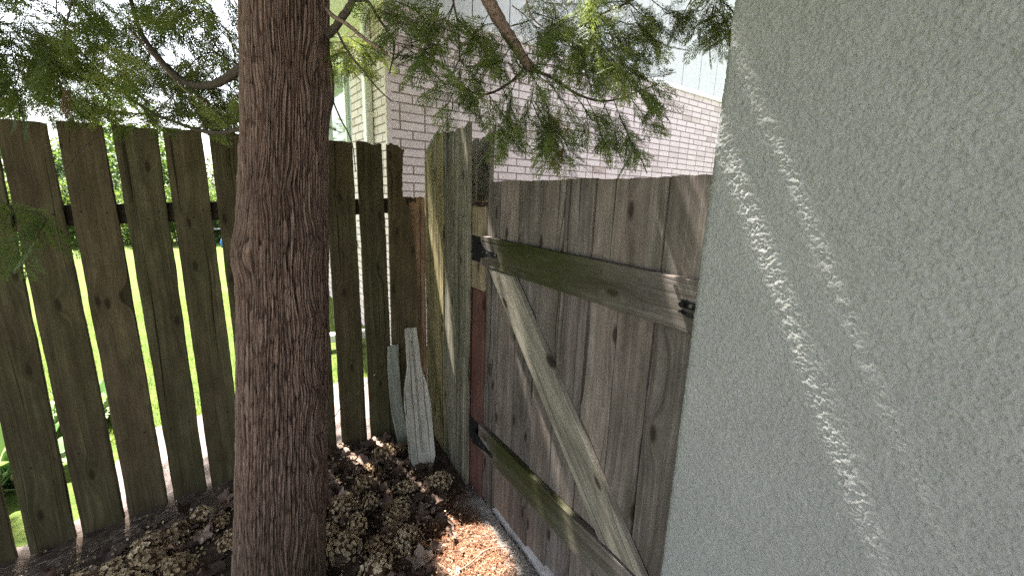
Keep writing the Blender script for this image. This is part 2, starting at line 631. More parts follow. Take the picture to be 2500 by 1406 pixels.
# ------------------------------------------------------------------ boards
def board(name, mat, L, W, T, org, zdir, ydir, parent, seed, ragged=.002, left=None, right=None, z0=None, z1=None, top=None,
          nx=9, dz=.03, warp=.0015, nails=(), smooth=True, bev=.002):
    """a plank: X width, Y thickness (front at 0), Z length; left/right(v) in metres, z0/z1(u) end cuts"""
    nx = max(nx, 5)
    nz = max(8, int(L / dz))
    u = np.concatenate([[0], [bev / W], np.linspace(0, 1, nx)[1:-1], [1 - bev / W], [1]])
    v = np.linspace(0, 1, nz + 1)
    U, V = np.meshgrid(u, v)
    rr = rngf(seed)
    lf = left(V) if left else np.zeros_like(V)
    rt = right(V) if right else np.full_like(V, W)
    edge_n = (vn(V * L * 9, V * 0 + seed, seed) - .5) * .003 + (vn(V * L * 40, V * 0 + seed, seed + 3) - .5) * .0012
    edge_n2 = (vn(V * L * 8, V * 0 + seed + 9, seed + 1) - .5) * .003 + (vn(V * L * 43, V * 0 + seed, seed + 4) - .5) * .0012
    X = (lf + edge_n) * (1 - U) + (rt + edge_n2) * U
    zt = np.full_like(U, L) if z1 is None else z1(U)
    zb = np.zeros_like(U) if z0 is None else z0(U)
    tj = (fbm(U * 9 + seed, U * 0 + seed, seed + 5, 3) - .5) * ragged * 4
    if top is not None:
        zt = zt + top(U)
    zt = zt + tj
    Z = zb + V * (zt - zb)
    rnd_e = np.where((U < 1e-9) | (U > 1 - 1e-9), bev, 0)
    cup = (vn(U * 1.5 + seed, V * L * 1.5, seed + 7) - .5) * warp * 2 + (vn(U * W * 90, V * L * 4, seed + 8) - .5) * .0012
    Yf = rnd_e + cup
    Yb = T - rnd_e + cup
    n1 = len(u)
    front = np.stack([X, Yf, Z], -1).reshape(-1, 3)
    back = np.stack([X, Yb, Z], -1).reshape(-1, 3)
    N = len(front)
    idx = np.arange(N).reshape(len(v), n1)
    q = []
    a, b, c, d = idx[:-1, :-1].ravel(), idx[:-1, 1:].ravel(), idx[1:, 1:].ravel(), idx[1:, :-1].ravel()
    q.append(np.stack([a, b, c, d], 1))
    q.append(np.stack([d, c, b, a], 1) + N)
    l, r_ = idx[:, 0], idx[:, -1]
    q.append(np.stack([l[:-1], l[1:], l[1:] + N, l[:-1] + N], 1))
    q.append(np.stack([r_[1:], r_[:-1], r_[:-1] + N, r_[1:] + N], 1))
    bt, tp = idx[0], idx[-1]
    q.append(np.stack([bt[1:], bt[:-1], bt[:-1] + N, bt[1:] + N], 1))
    q.append(np.stack([tp[:-1], tp[1:], tp[1:] + N, tp[:-1] + N], 1))
    mb = MB()
    mb.add(np.concatenate([front, back]), np.concatenate(q))
    for (nx_, nz_) in nails:
        th = np.arange(8) / 8 * 2 * math.pi
        rad = .0045
        vv = np.array([[nx_ + math.cos(k) * rad, -.0012, nz_ + math.sin(k) * rad] for k in th] +
                      [[nx_ + math.cos(k) * rad, .004, nz_ + math.sin(k) * rad] for k in th] + [[nx_, -.0016, nz_]])
        mb.add(vv, [[k, (k + 1) % 8, (k + 1) % 8 + 8, k + 8] for k in range(8)], [[16, (k + 1) % 8, k] for k in range(8)], mi=1)
    me = mb.mesh(name, [mat, M_RUST], smooth)
    if smooth:
        me.set_sharp_from_angle(angle=R(40))
    o = link(name, me, parent)
    Zd = np.array(zdir, float)
    Zd /= np.linalg.norm(Zd)
    Yd = np.array(ydir, float)
    Yd = Yd - Zd * (Yd @ Zd)
    Yd /= np.linalg.norm(Yd)
    Xd = np.cross(Yd, Zd)
    M = Matrix.Identity(4)
    for i in range(3):
        M[i][0], M[i][1], M[i][2], M[i][3] = Xd[i], Yd[i], Zd[i], org[i]
    o.matrix_local = M
    return o


# ------------------------------------------------------------------ ground, lawn, walkway
def ground_z(x, y):
    z = np.where(x < -1.0, (x + 1.0) * .13, 0.0)
    z = np.maximum(z, -.12)
    mound = .055 * np.exp(-((x + .45) / .38) ** 2 - ((y + .5) / .42) ** 2) + .05 * np.exp(-((x + 1.3) / .35) ** 2 - ((y + .52) / .25) ** 2)
    z = z + mound * (y < .1)
    return z + (fbm(x * 6, y * 6, 3, 4) - .5) * .03 - np.where(y > .05, .03, 0) * np.clip((y - .05) / .2, 0, 1)


gx, gy = np.meshgrid(np.linspace(-4.2, 1.0, 300), np.linspace(-4.2, 1.15, 310))
gz = ground_z(gx, gy)
gz = np.where(gx > .03, np.minimum(gz, -.005) - .01, gz)
edge = np.minimum.reduce([gx + 4.2, gy + 4.2, 1.15 - gy])
gz = gz - np.clip(.12 - edge, 0, .12) * .6
ix = np.arange(gx.size).reshape(gx.shape)
q = np.stack([ix[:-1, :-1].ravel(), ix[:-1, 1:].ravel(), ix[1:, 1:].ravel(), ix[1:, :-1].ravel()], 1)
tag(link('ground', mesh_np('ground', np.stack([gx, gy, gz], -1).reshape(-1, 3), q, M_SOIL)), kind='structure')

g1, g2 = np.meshgrid(np.linspace(-1, 1, 120), np.linspace(-1, 1, 120))
lx, ly = np.sign(g1) * abs(g1) ** 3 * 300, np.sign(g2) * abs(g2) ** 3 * 300
lz = -.135 + (fbm(lx * .6, ly * .6, 9, 3) - .5) * .05
ix = np.arange(lx.size).reshape(lx.shape)
q = np.stack([ix[:-1, :-1].ravel(), ix[:-1, 1:].ravel(), ix[1:, 1:].ravel(), ix[1:, :-1].ravel()], 1)
tag(link('lawn', mesh_np('lawn', np.stack([lx, ly, lz], -1).reshape(-1, 3), q, M_LAWN)), kind='structure')

mb = MB()
for k in range(6):
    mb.box((.045 + k * 1.2, -1.93, -.1), (.045 + k * 1.2 + 1.19, .2, .012 + .002 * (k % 2)), bev=.004)
mb.build('walkway', M_CONC)
tag(bpy.data.objects['walkway'], kind='structure')

mb = MB()
for i in range(8):
    for j in range(8):
        mb.box((-10.2 + i * 1.25, -13.2 + j * 1.25, -.2), (-8.96 + i * 1.25, -11.96 + j * 1.25, -.025 + .002 * ((i + j) % 2)), bev=.006)
tag(mb.build('unseen_bounce_patio', plain('bounce_slab', (.36, .335, .325), .9, .2, var=.2, sc_=5)), kind='structure')  # unseen paving behind the camera, added to bounce neutral light forward

# ------------------------------------------------------------------ picket fence along y = 0
fence = thing('picket_fence', 'dark olive brown picket fence with narrow see-through gaps and a broken last picket', 'fence', (-.9, 0, 0))
FO = np.array([-.9, 0, 0])
PK = [  # x left/right at the top, x left/right at the bottom, z bottom, z top
    (-2.18, -2.03, -2.22, -2.075, -.16, 1.775), (-2.00, -1.872, -2.05, -1.905, -.15, 1.78), (-1.835, -1.682, -1.861, -1.709, -.14, 1.782),
    (-1.655, -1.537, -1.686, -1.532, -.12, 1.782), (-1.509, -1.370, -1.513, -1.361, -.10, 1.794), (-1.341, -1.193, -1.335, -1.199, -.09, 1.796),
    (-1.171, -1.031, -1.173, -1.02, -.08, 1.802), (-1.003, -.862, -1.000, -.858, -.08, 1.806), (-.838, -.695, -.838, -.698, -.08, 1.807),
    (-.672, -.536, -.672, -.541, -.08, 1.808), (-.511, -.365, -.511, -.362, -.08, 1.811), (-.344, -.206, -.337, -.188, -.08, 1.821)]
PK[3] = (-1.676, -1.537, -1.686, -1.532, -.12, 1.782)
for k, (a, b, c, d, zb, zt) in enumerate(PK):
    L = zt - zb
    W = b - a
    zr = 1.47 - zb + .045 * (a + .2)
    nl = [(W * .2, zr + .02), (W * .78, zr + .015), (W * .5, zr - .02), (W * .25, .45), (W * .75, .47)]
    if k == 11:
        tp = lambda U: np.where(abs(U - .72) < .12, -.012, 0) + np.where(abs(U - .5) < .06, -.006, 0)
    elif k == 8:
        tp = lambda U: -.01 * U
    else:
        tp = None
    board('picket', W_PICKET, L, W, .019, (-.0 + a - FO[0], (.0015 if k % 2 else -.0015), zb), (0, 0, 1), (0, 1, 0), fence, 100 + k,
          ragged=.0022, left=lambda V, s=c - a: s * (1 - V), right=lambda V, W=W, s=d - b: W + s * (1 - V), nails=nl, top=tp)
# broken picket: full width below, narrowed to a tongue above 1.5 m
BL = 1.90
bz = np.array([0, 1.31, 1.39, 1.535, 1.575, 1.605, 1.66, 1.75, 1.86, 1.90])
bx = np.array([.176, .158, .149, .128, .108, .091, .082, .085, .093, .101])
ob = board('picket', W_PICKET, BL, .176, .02, (-.177 - FO[0], .001, -.075), (0, 0, 1), (0, 1, 0), fence, 131, ragged=.005,
           left=lambda V: -.01 * (1 - V), right=lambda V: np.interp(V * BL, bz, bx) + (vn(V * BL * 60, V * 0, 5) - .5) * .006 * (V * BL > 1.3), nx=14, dz=.012,
           nails=[(.04, 1.52), (.03, 1.55), (.1, 1.45)], top=lambda U: (.012 * np.sin(U * 5) - .01))
tag(ob, 'broken picket narrowed to a jagged tongue at the top')
# split stub left standing beside it
board('split_stub', W_SPLIT, 1.55, .105, .017, (-.055 - FO[0], .0225, -.045), (0, 0, 1), (0, 1, 0), fence, 132, ragged=.012, nx=12, dz=.015,
      top=lambda U: .02 * (U > .5) - .02 * (U < .2))
board('rail', W_RAIL, 2.36, .088, .038, (-2.35 - FO[0], .024, 1.420), (1, 0, .0455), (0, 1, 0), fence, 140)
mb = MB()
rr = rngf(5)
for k in range(60):     # rotten crumbs on the rail top beside the break
    x = -.16 + .2 * rr.random()
    p0 = np.array([x - FO[0], .03 + .02 * rr.random(), 1.512 + .012 * rr.random()])
    s = .004 + .006 * rr.random(3)
    mb.box(p0 - s, p0 + s)
mb.build('rotten_edge', W_SPLIT, fence)

# ------------------------------------------------------------------ corner panel (plane x = 0)
panel = thing('corner_fence', 'short run of tall ragged grey green boards between picket fence and gate post', 'fence panel', (0, -.35, 0))
PO = np.array([0, -.35, 0])
panel.rotation_euler = (0, 0, R(-3.0))
panel.location = (.017, -.35, 0)
PB = [(-.022, -.046, 1.72), (-.050, -.184, 1.815), (-.189, -.350, 1.842), (-.356, -.517, 1.845), (-.523, -.690, 1.850)]
ra = rngf(77)
for k, (y0, y1, zt) in enumerate(PB):
    W = y0 - y1
    ph = ra.random(12)
    def top(U, ph=ph, k=k):
        n = (vn(U * 7 + k * 9, U * 0, 40 + k) - .5) * .045 + (vn(U * 22 + k * 5, U * 0, 50 + k) - .5) * .018
        return n * (1.0 if k < 4 else .5) + (.05 * U - .03 if k in (0, 1) else .012 * U)
    board('board', W_PANEL2 if k < 3 else W_PANEL, zt + .07, W, .022, ((0, .003, -.001, .004, 0)[k], y0 - PO[1], -.07), (0, 0, 1), (1, 0, 0), panel, 200 + k, ragged=.005,
          nx=16, top=top, warp=.003, nails=[(W * .3, 1.5), (W * .7, 1.52), (W * .5, .6)] if W > .1 else ())
for k, (y0, y1, zt) in enumerate([(-.27, -.405, 1.835), (-.43, -.588, 1.845)]):
    o = board('back_board', W_BRACE, zt + .05, y0 - y1, .022, (.163, y0 - PO[1], -.05), (0, 0, 1), (1, 0, 0), panel, 230 + k, ragged=.004,
              nx=10, top=lambda U: .03 * U - .02)
for z in (.35, 1.42):
    board('rail', W_RAIL, .64, .085, .036, (.026, -.02 - PO[1], z), (0, -1, 0), (1, 0, 0), panel, 240 + int(z * 9))

# ------------------------------------------------------------------ gate post
post = thing('gate_post', 'square gate post of bare yellowish wood above and red stain below', 'post', (.095, -.75, 0))
QO = np.array([.095, -.75, 0])
board('post_top', W_POST, .385, .137, .137, (.0235 - QO[0], -.683 - QO[1], 1.115), (0, 0, 1), (1, 0, 0), post, 300, ragged=.001, bev=.006, warp=.001)
o = board('red_section', W_RED, 1.21, .1385, .138, (.0228 - QO[0], -.6822 - QO[1], -.1), (0, 0, 1), (1, 0, 0), post, 301, ragged=.003, bev=.006, warp=.001)
tag(o, 'red stained lower part of the post')

# ------------------------------------------------------------------ gate (boards from x=.022, rails proud)
gate = thing('gate', 'closed grey brown wooden gate with two mossy rails and diagonal brace', 'gate', (0, -.83, 0))
GO = np.array([0, -.83, 0])
seam = [-.842, -.956, -1.096, -1.246, -1.382, -1.523, -1.657, -1.788, -1.944]
btm = [.045, .07, .066, .088, .105, .10, .11, .115, .115]
for k in range(8):
    y0, y1 = seam[k] - .0025, seam[k + 1] + .0025
    W = y0 - y1
    zt = 1.610 + (.003 if k % 3 == 1 else -.002 if k == 5 else 0)
    nl = [(W * .35, 1.30 - btm[k]), (W * .65, 1.285 - btm[k])] if False else ()
    board('board', W_GATE, zt - btm[k], W, .02, (.022 + .0018 * ((k * 7) % 3), y0 - GO[1], btm[k]), (0, 0, 1), (1, 0, 0), gate, 400 + k, ragged=.0012, nx=12,
          warp=.002, nails=nl)
RX = -.004
up = board('rail', W_RAILG, 1.094, .130, .0255, (RX, -.848 - GO[1], 1.375), (0, -1, -.002), (1, 0, 0), gate, 430, nx=14, warp=.001,
           z0=lambda U: .018 * np.clip(.15 - U, 0, 1) + 0 * U)
lo = board('rail', W_RAILG, 1.102, .130, .0255, (RX, -.840 - GO[1], .452), (0, -1, .019), (1, 0, 0), gate, 431, nx=14, warp=.001)
tag(up, 'upper gate rail streaked with green algae at its hinge end')
tag(lo, 'lower gate rail blackened and mossy at its hinge end')
bl = 1.085
brc = board('brace', W_BRACE, bl, .140, .0245, (RX + .001, -1.003 - GO[1], 1.3396), (0, -.715, -.699), (1, 0, 0), gate, 440, nx=12, warp=.001,
            z0=lambda U: (1 - U) * .143, z1=lambda U: bl + (1 - U) * .137)      # X points down-left, both ends cut level
rs = rngf(9)
for (yy, zz) in [(-.99, 1.345), (-1.05, 1.27), (-1.22, 1.34), (-1.33, 1.30), (-1.47, 1.35), (-1.44, 1.285), (-1.60, 1.34), (-1.62, 1.275), (-1.75, 1.345), (-1.77, 1.27), (-1.86, 1.35)]:
    mb = MB()
    th = np.arange(10) / 10 * 2 * math.pi
    ring = lambda r_, x_: [[x_, math.cos(a) * r_, math.sin(a) * r_] for a in th]
    v = np.array(ring(.0055, .004) + ring(.0055, -.0012) + ring(.003, -.0012) + ring(.0022, .0008))
    qd = [[j * 10 + k, (j + 1) * 10 + k, (j + 1) * 10 + (k + 1) % 10, j * 10 + (k + 1) % 10] for j in range(3) for k in range(10)]
    v = np.vstack([v, [[.0008, 0, 0]]])
    mb.add(v, qd, [[40, 30 + k, 30 + (k + 1) % 10] for k in range(10)])
    o = mb.build('screw', M_SCREW, gate, loc=(RX - .001, yy - GO[1], zz))


def hinge(zc, tilt):
    h = link('hinge', None, gate, (0, -.79 - GO[1], zc))
    mb = MB()      # leaf on the post, scalloped outline
    out = []
    hh, ww = .057, .092
    n = 24
    prof = [(-ww, hh), (-ww + .01, hh + .004), (-ww * .5, hh), (-.02, hh + .003), (-.006, hh), (-.006, hh * .55), (-.004, -hh * .55), (-.006, -hh), (-.02, -hh - .003),
            (-ww * .5, -hh), (-ww + .01, -hh - .004), (-ww, -hh), (-ww + .006, -hh * .6), (-ww, -hh * .3), (-ww + .005, 0), (-ww, hh * .3), (-ww + .006, hh * .6)]
    pv = np.array([[0.0195, -a, b] for a, b in prof] + [[0.0225, -a, b] for a, b in prof])
    k = len(prof)
    c = np.array([[.0195, .035, 0]])
    mb.add(np.vstack([pv, c]), [[i, i + k, (i + 1) % k + k, (i + 1) % k] for i in range(k)], [[2 * k, (i + 1) % k, i] for i in range(k)])
    for s in (-.036, 0, .036):
        a = np.arange(8) / 8 * 2 * math.pi
        vv = np.array([[.0193, .050 + .005 * math.cos(t), s + .005 * math.sin(t)] for t in a] + [[.0172, .050 + .0035 * math.cos(t), s + .0035 * math.sin(t)] for t in a] + [[.0168, .050, s]])
        mb.add(vv, [[i, i + 8, (i + 1) % 8 + 8, (i + 1) % 8] for i in range(8)], [[16, (i + 1) % 8 + 8, i + 8] for i in range(8)])
    mb.build('hinge_leaf', M_IRON, h)
    mb = MB()      # knuckle barrel
    mb.tube([[.004, .0, -.036], [.004, .0, .036]], .008, 12)
    mb.box((.004, -.002, -.033), (.0205, .012, .033), bev=.001)
    mb.box((-.0155, -.016, -.031), (.004, -.002, .031), bev=.001)
    mb.build('hinge_barrel', M_IRON, h)
    mb = MB()      # tapering strap on the rail
    sp = [(-.006, .036), (.02, .033), (.06, .025), (.115, .013), (.15, .009), (.168, .012), (.182, .009), (.187, 0)]
    pts = [(a, b) for a, b in sp] + [(a, -b) for a, b in sp[::-1][1:]]
    k = len(pts)
    pv = np.array([[RX - .0042, -.012 - a, b - a * tilt] for a, b in pts] + [[RX - .0005, -.012 - a, b - a * tilt] for a, b in pts] + [[RX - .0042, -.012 - .05, -.05 * tilt]])
    mb.add(pv, [[i, i + k, (i + 1) % k + k, (i + 1) % k] for i in range(k)], [[2 * k, (i + 1) % k, i] for i in range(k)])
    for a in (.06, .10, .172):
        th = np.arange(8) / 8 * 2 * math.pi
        vv = np.array([[RX - .0042, -.012 - a + .005 * math.cos(t), -a * tilt + .005 * math.sin(t)] for t in th] + [[RX - .0062, -.012 - a, -a * tilt]])
        mb.add(vv, None, [[8, (i + 1) % 8, i] for i in range(8)], mi=1)
    mb.build('hinge_strap', [M_IRON, M_SCREW], h)


hinge(1.306, 0.0)
hinge(.362, 0.0)
# latch near the free end of the upper rail
mb = MB()
mb.box((RX - .006, -.024, -.014), (RX - .0003, .05, .014), bev=.002)
mb.tube([[RX - .004, .038, 0], [RX - .016, .038, 0]], .009, 12)
mb.tube([[RX - .004, .012, -.001], [RX - .010, .012, -.001]], .006, 10, mi=1)
mb.tube([[RX - .008, .042, -.026], [RX - .012, .02, -.03], [RX - .012, -.02, -.032]], .004, 8)
mb.tube([[RX - .001, .045, -.022], [RX - .012, .045, -.026]], .005, 8, mi=1)
lt = mb.build('latch', [M_IRON, M_SCREW], gate, loc=(0, -1.922 - GO[1], 1.314))
lt.scale = (1, .8, .75)

# ------------------------------------------------------------------ stucco house on the right
WX, WY = -.062, -1.955
sh = thing('stucco_house', 'house corner finished in rough grey green stucco filling the right side', 'house', (3.0, -4.5, 0))
HO = np.array([3.0, -4.5, 0])
s = np.concatenate([np.arange(-.30, -.02, .006), np.arange(-.02, 1.20, .0016), np.arange(1.20, 1.9, .006)])
zz = np.concatenate([np.arange(-.1, .55, .006), np.arange(.55, 2.06, .0016), np.arange(2.06, 2.72, .006)])
Sg, Zg = np.meshgrid(s, zz)
rc = .016
arc = rc * math.pi / 2
def corner(S):
    # s<0 : round the corner on the +y face, s>arc : on the -x face
    t = np.clip(S / arc, 0, 1) * math.pi / 2
    nx_, ny_ = -np.sin(t), np.cos(t)
    x = WX + rc + nx_ * rc + np.where(S < 0, -S, 0)
    y = WY - rc + ny_ * rc - np.where(S > arc, S - arc, 0)
    return x, y, nx_, ny_
X0, Y0, NX, NY = corner(Sg)
wx_, wz_ = Sg + (fbm(Sg * 130, Zg * 130, 60, 2) - .5) * .004, Zg + (fbm(Sg * 130 + 7, Zg * 130 + 3, 61, 2) - .5) * .004
n1 = 1 - abs(2 * vn(wx_ * 165, wz_ * 195, 11) - 1)
n2 = vn(wx_ * 270, wz_ * 290, 12)
n3 = vn(wx_ * 75, wz_ * 85, 13)
D = .0014 * n1 + .0021 * n2 + .0015 * n3 + .002 * fbm(Sg * 6, Zg * 6, 15, 2)
X1, Y1 = X0 + NX * D, Y0 + NY * D
ix = np.arange(Sg.size).reshape(Sg.shape)
q = np.stack([ix[:-1, :-1].ravel(), ix[1:, :-1].ravel(), ix[1:, 1:].ravel(), ix[:-1, 1:].ravel()], 1)
link('wall', mesh_np('wall', np.stack([X1 - HO[0], Y1 - HO[1], Zg - HO[2]], -1).reshape(-1, 3), q[:, ::-1], M_STUCCO), sh)
mb = MB()
mb.box((WX + .004 - HO[0], -8 - HO[1], -.15), (WX + .3 - HO[0], WY - 1.86 - HO[1], 2.72))
mb.box((WX + .3 - HO[0], WY - .02 - HO[1] - .25, -.15), (7 - HO[0], WY - HO[1] + .003, 2.72))
mb.box((6.7 - HO[0], -8 - HO[1], -.15), (7 - HO[0], WY - .28 - HO[1], 2.72))
mb.build('wall', M_STUCCO2, sh)
mb = MB()
mb.box((WX - .46 - HO[0], -8.05 - HO[1], 2.40), (WX - .02 - HO[0], WY + .02 - HO[1], 2.415), bev=.003)      # unseen overhang added to keep sky and sun off the wall
mb.box((WX - .48 - HO[0], -8.05 - HO[1], 2.385), (WX - .461 - HO[0], WY + .02 - HO[1], 2.56), bev=.004)
mb.build('added_shade_eave', M_STUCCO2, sh)
mb = MB()
v = np.array([[WX - .52, -8.1, 2.56], [3.4, -8.1, 3.4], [3.4, WY + .05, 3.4], [WX - .52, WY + .05, 2.56], [7.1, -8.1, 2.75], [7.1, WY + .05, 2.75]])
v = v - HO * [1, 1, 0]
v2 = v + np.array([0, 0, .08])
mb.add(np.vstack([v, v2]), [[3, 2, 1, 0], [2, 5, 4, 1], [6, 7, 8, 9], [7, 10, 11, 8], [0, 1, 7, 6], [1, 4, 10, 7], [4, 5, 11, 10], [5, 2, 8, 11], [2, 3, 9, 8], [3, 0, 6, 9]])
mb.build('roof', M_ROOF, sh)

# ------------------------------------------------------------------ neighbour's brick house
A = R(4.2)
house = thing('brick_house', 'pale pinkish brick house with white siding gable behind the gate', 'house', (.31, 1.736, -.12))
house.rotation_euler = (0, 0, A)
CO, BLN, JT = .083, .258, .0135      # course height, brick pitch, joint
rb = rngf(21)
def brick_face(name, length, z_top, axis, seed, holes=()):
    """bricks standing 5 mm proud of a mortar slab; axis 'x' = front (faces -y), axis 'y' = side (faces -x)"""
    rb = rngf(seed)
    mb = MB()
    ncourse = int(z_top / CO) + 1
    off0 = z_top - ncourse * CO
    def put(a0, a1, z0, z1):
        for (h0, h1, hz0, hz1) in holes:
            if z1 > hz0 + .001 and z0 < hz1 - .001 and a1 > h0 and a0 < h1:
                if a0 < h0 - .03:
                    a1 = h0
                elif a1 > h1 + .03:
                    a0 = h1
                else:
                    return
        j = rb.normal(0, .0008, 3)
        d = .0035 + j[0]
        z1 = min(z1, z_top - .001)
        if z1 - z0 < .01:
            return
        if axis == 'x':
            mb.box((a0, -d, z0 + j[1]), (a1, .05, z1 + j[1]), bev=.0022)
        else:
            mb.box((-d, a0, z0 + j[1]), (.05, a1, z1 + j[1]), bev=.0022)
    for c in range(ncourse):
        z0 = off0 + c * CO + JT
        z1 = off0 + (c + 1) * CO
        x = 0.0
        first = True
        while x < length - .02:
            if first and c % 2 == 0:
                Lb = BLN / 2
            elif rb.random() < .05:
                Lb = BLN / 2
            else:
                Lb = BLN
            first = False
            put(x + (JT / 2 if x > 0 else .0), min(x + Lb - JT / 2, length), max(z0, 0), z1)
            x += Lb
    return mb


ZT = 3.225 + .12
fr = brick_face('wall', 7.5, ZT, 'x', 31)
fr.build('brick_wall', M_BRICK, house)
mb = MB()
mb.box((.004, .0005, 0), (7.5, .2, ZT))
mb.build('mortar_wall', M_MORTAR, house)
hole = [(1.18, 2.5, .95 + .12, 3.15 + .12)]
fl = brick_face('wall', 6.0, ZT + .05, 'y', 33, hole)
fl.build('brick_wall', M_BRICK, house)
mb = MB()
mb.box((.0005, .012, 0), (.2, 1.18, ZT + .05))
mb.box((.0005, 2.5, 0), (.2, 6.0, ZT + .05))
mb.box((.0005, 1.18, 0), (.2, 2.5, 1.07))
mb.box((.0005, 1.18, 3.27), (.2, 2.5, ZT + .05))
mb.build('mortar_wall', M_MORTAR, house)
# trim ledge and vertical siding of the gable
mb = MB()
mb.box((-.02, -.03, ZT + .002), (7.5, .1, ZT + .062), bev=.004)
mb.box((-.02, -.012, ZT + .064), (7.5, .1, ZT + .085), bev=.002)
mb.build('trim_board', M_TRIM, house)
mb = MB()
xs = .0
k = 0
while xs < 7.4:
    wd = .466
    mb.box((xs, -.004, ZT + .09), (xs + wd - .013, .06, 6.4))
    xs += wd
mb.build('siding', M_SIDING, house)
mb = MB()
mb.box((0, .008, ZT + .087), (7.4, .05, 6.4))
mb.build('siding_grooves', plain('groove_paint', (.22, .215, .25), .8), house)
# roof with eave over the side wall
mb = MB()
EZ = ZT + .05
mb.box((-.62, -.05, EZ + .005), (-.585, 6.2, EZ + .16), bev=.003)
mb.build('fascia', M_WHITE, house)
mb = MB()
y = -.04
while y < 6.1:
    mb.box((-.585, y, EZ + .002), (-.001, y + .112, EZ + .014), bev=.002)
    y += .115
mb.build('soffit', M_SOFFIT, house)
mb = MB()
v = np.array([[-.66, -.12, EZ + .165], [7.6, -.12, EZ + 3.2], [7.6, 6.3, EZ + 3.2], [-.66, 6.3, EZ + .165]])
v2 = v + np.array([0, 0, .12])
mb.add(np.vstack([v, v2]), [[3, 2, 1, 0], [4, 5, 6, 7], [0, 1, 5, 4], [1, 2, 6, 5], [2, 3, 7, 6], [3, 0, 4, 7]])
mb.build('roof', M_ROOF, house)
# window
win = link('window', None, house, (0, 1.84, 2.17))
mb = MB()
for a, b in (((-.66, -1.10), (-.60, 1.10)), ((.60, -1.10), (.66, 1.10)), ((-.60, 1.03), (.60, 1.10)), ((-.60, -1.10), (.60, -1.03)), ((-.60, -.36), (.60, -.30)), ((-.37, -.30), (-.33, 1.03))):
    mb.box((.012, a[0], a[1]), (.09, b[0], b[1]), bev=.004)
mb.build('frame', M_WHITE, win)
mb = MB()
mb.box((.05, -.60, -1.03), (.056, .60, 1.03))
mb.build('pane', M_GLASS, win)
mb = MB()
mb.box((-.05, -.70, -1.16), (.08, .70, -1.101), bev=.006)
mb.build('sill', M_MORTAR, win)
# downspout with brackets and elbow
ds = link('downspout', None, house, (-.045, .42, 0))
mb = MB()
mb.box((-.037, -.048, .14), (.037, .048, EZ - .0), bev=.008)
mb.build('pipe', M_WHITE, ds)
mb = MB()
mb.box((-.040, -.062, 2.42), (.044, .062, 2.46), bev=.004)
mb.box((-.041, -.040, 2.43), (-.0405, .046, 2.45))
mb.build('bracket', M_WHITE, ds)
mb = MB()
Mx = np.array(Matrix.Translation((-.02, 0, .12)) @ Matrix.Rotation(R(2), 4, 'Y'))
mb.box((-.95, -.05, -.045), (.05, .05, .045), M=Mx, bev=.01)
mb.build('elbow', M_WHITE, ds)

# ------------------------------------------------------------------ leaning broken planks
pl = board('broken_plank', W_GREY, .875, .15, .022, (-.235, -.50, -.03), (.058, .36, .79), (0, 1, -.45), None, 501, ragged=.0012, nx=16, dz=.012, warp=.002,
           left=lambda V: np.interp(V, [0, .07, .16, .5, .60, .74, 1], [.062, .030, .0, -.004, .004, .030, .036]),
           right=lambda V: np.interp(V, [0, .05, .14, .48, .60, .74, 1], [.085, .112, .150, .150, .140, .112, .106]))
tag(pl, 'bleached whitish plank with tapered broken end leaning in the fence corner', 'plank')
for nm, xx in (('groove', .068), ('groove', .076)):
    mb = MB()
    mb.tube([[xx, .0006, .16], [xx + .002, .0006, .55], [xx - .003, .0006, .80]], .0011, 5)
    mb.build(nm, M_RUST, pl)
pl2 = board('curved_plank', W_GREY2, .705, .062, .02, (-.195, -.20, -.06), (-.02, .19, .72), (0, 1, -.26), None, 502, ragged=.0012, nx=12, dz=.012, warp=.002,
            left=lambda V: -.030 * np.sin(V * math.pi) , right=lambda V: .066 - .022 * np.sin(V * math.pi))
tag(pl2, 'narrow grey green curved plank leaning behind the bleached plank', 'plank')

# ------------------------------------------------------------------ cedar tree: trunk
TC = np.array([[-.10, -.905, -.990, .192], [.175, -.890, -1.000, .172], [.36, -.873, -1.011, .163], [.69, -.843, -1.030, .154], [.985, -.819, -1.045, .146], [1.25, -.800, -1.056, .140],
               [1.36, -.792, -1.060, .139], [1.5, -.782, -1.066, .132], [1.735, -.759, -1.081, .124], [2.05, -.737, -1.095, .121], [2.6, -.70, -1.11, .117], [4.0, -.62, -1.05, .09], [6.5, -.55, -.95, .03]])
tree = thing('cedar_tree', 'white cedar with a reddish brown fibrous trunk in front of the fence', 'tree', (-.9, -1.0, 0))
TO = np.array([-.9, -1.0, 0])
z = np.concatenate([np.arange(-.1, 2.3, .0042), np.linspace(2.3, 6.5, 70)[1:]])
cx = np.interp(z, TC[:, 0], TC[:, 1])
cy = np.interp(z, TC[:, 0], TC[:, 2])
cr = np.interp(z, TC[:, 0], TC[:, 3]) * .875
nth = 760
th = np.arange(nth) / nth * 2 * math.pi
TH, ZZ = np.meshgrid(th, z)
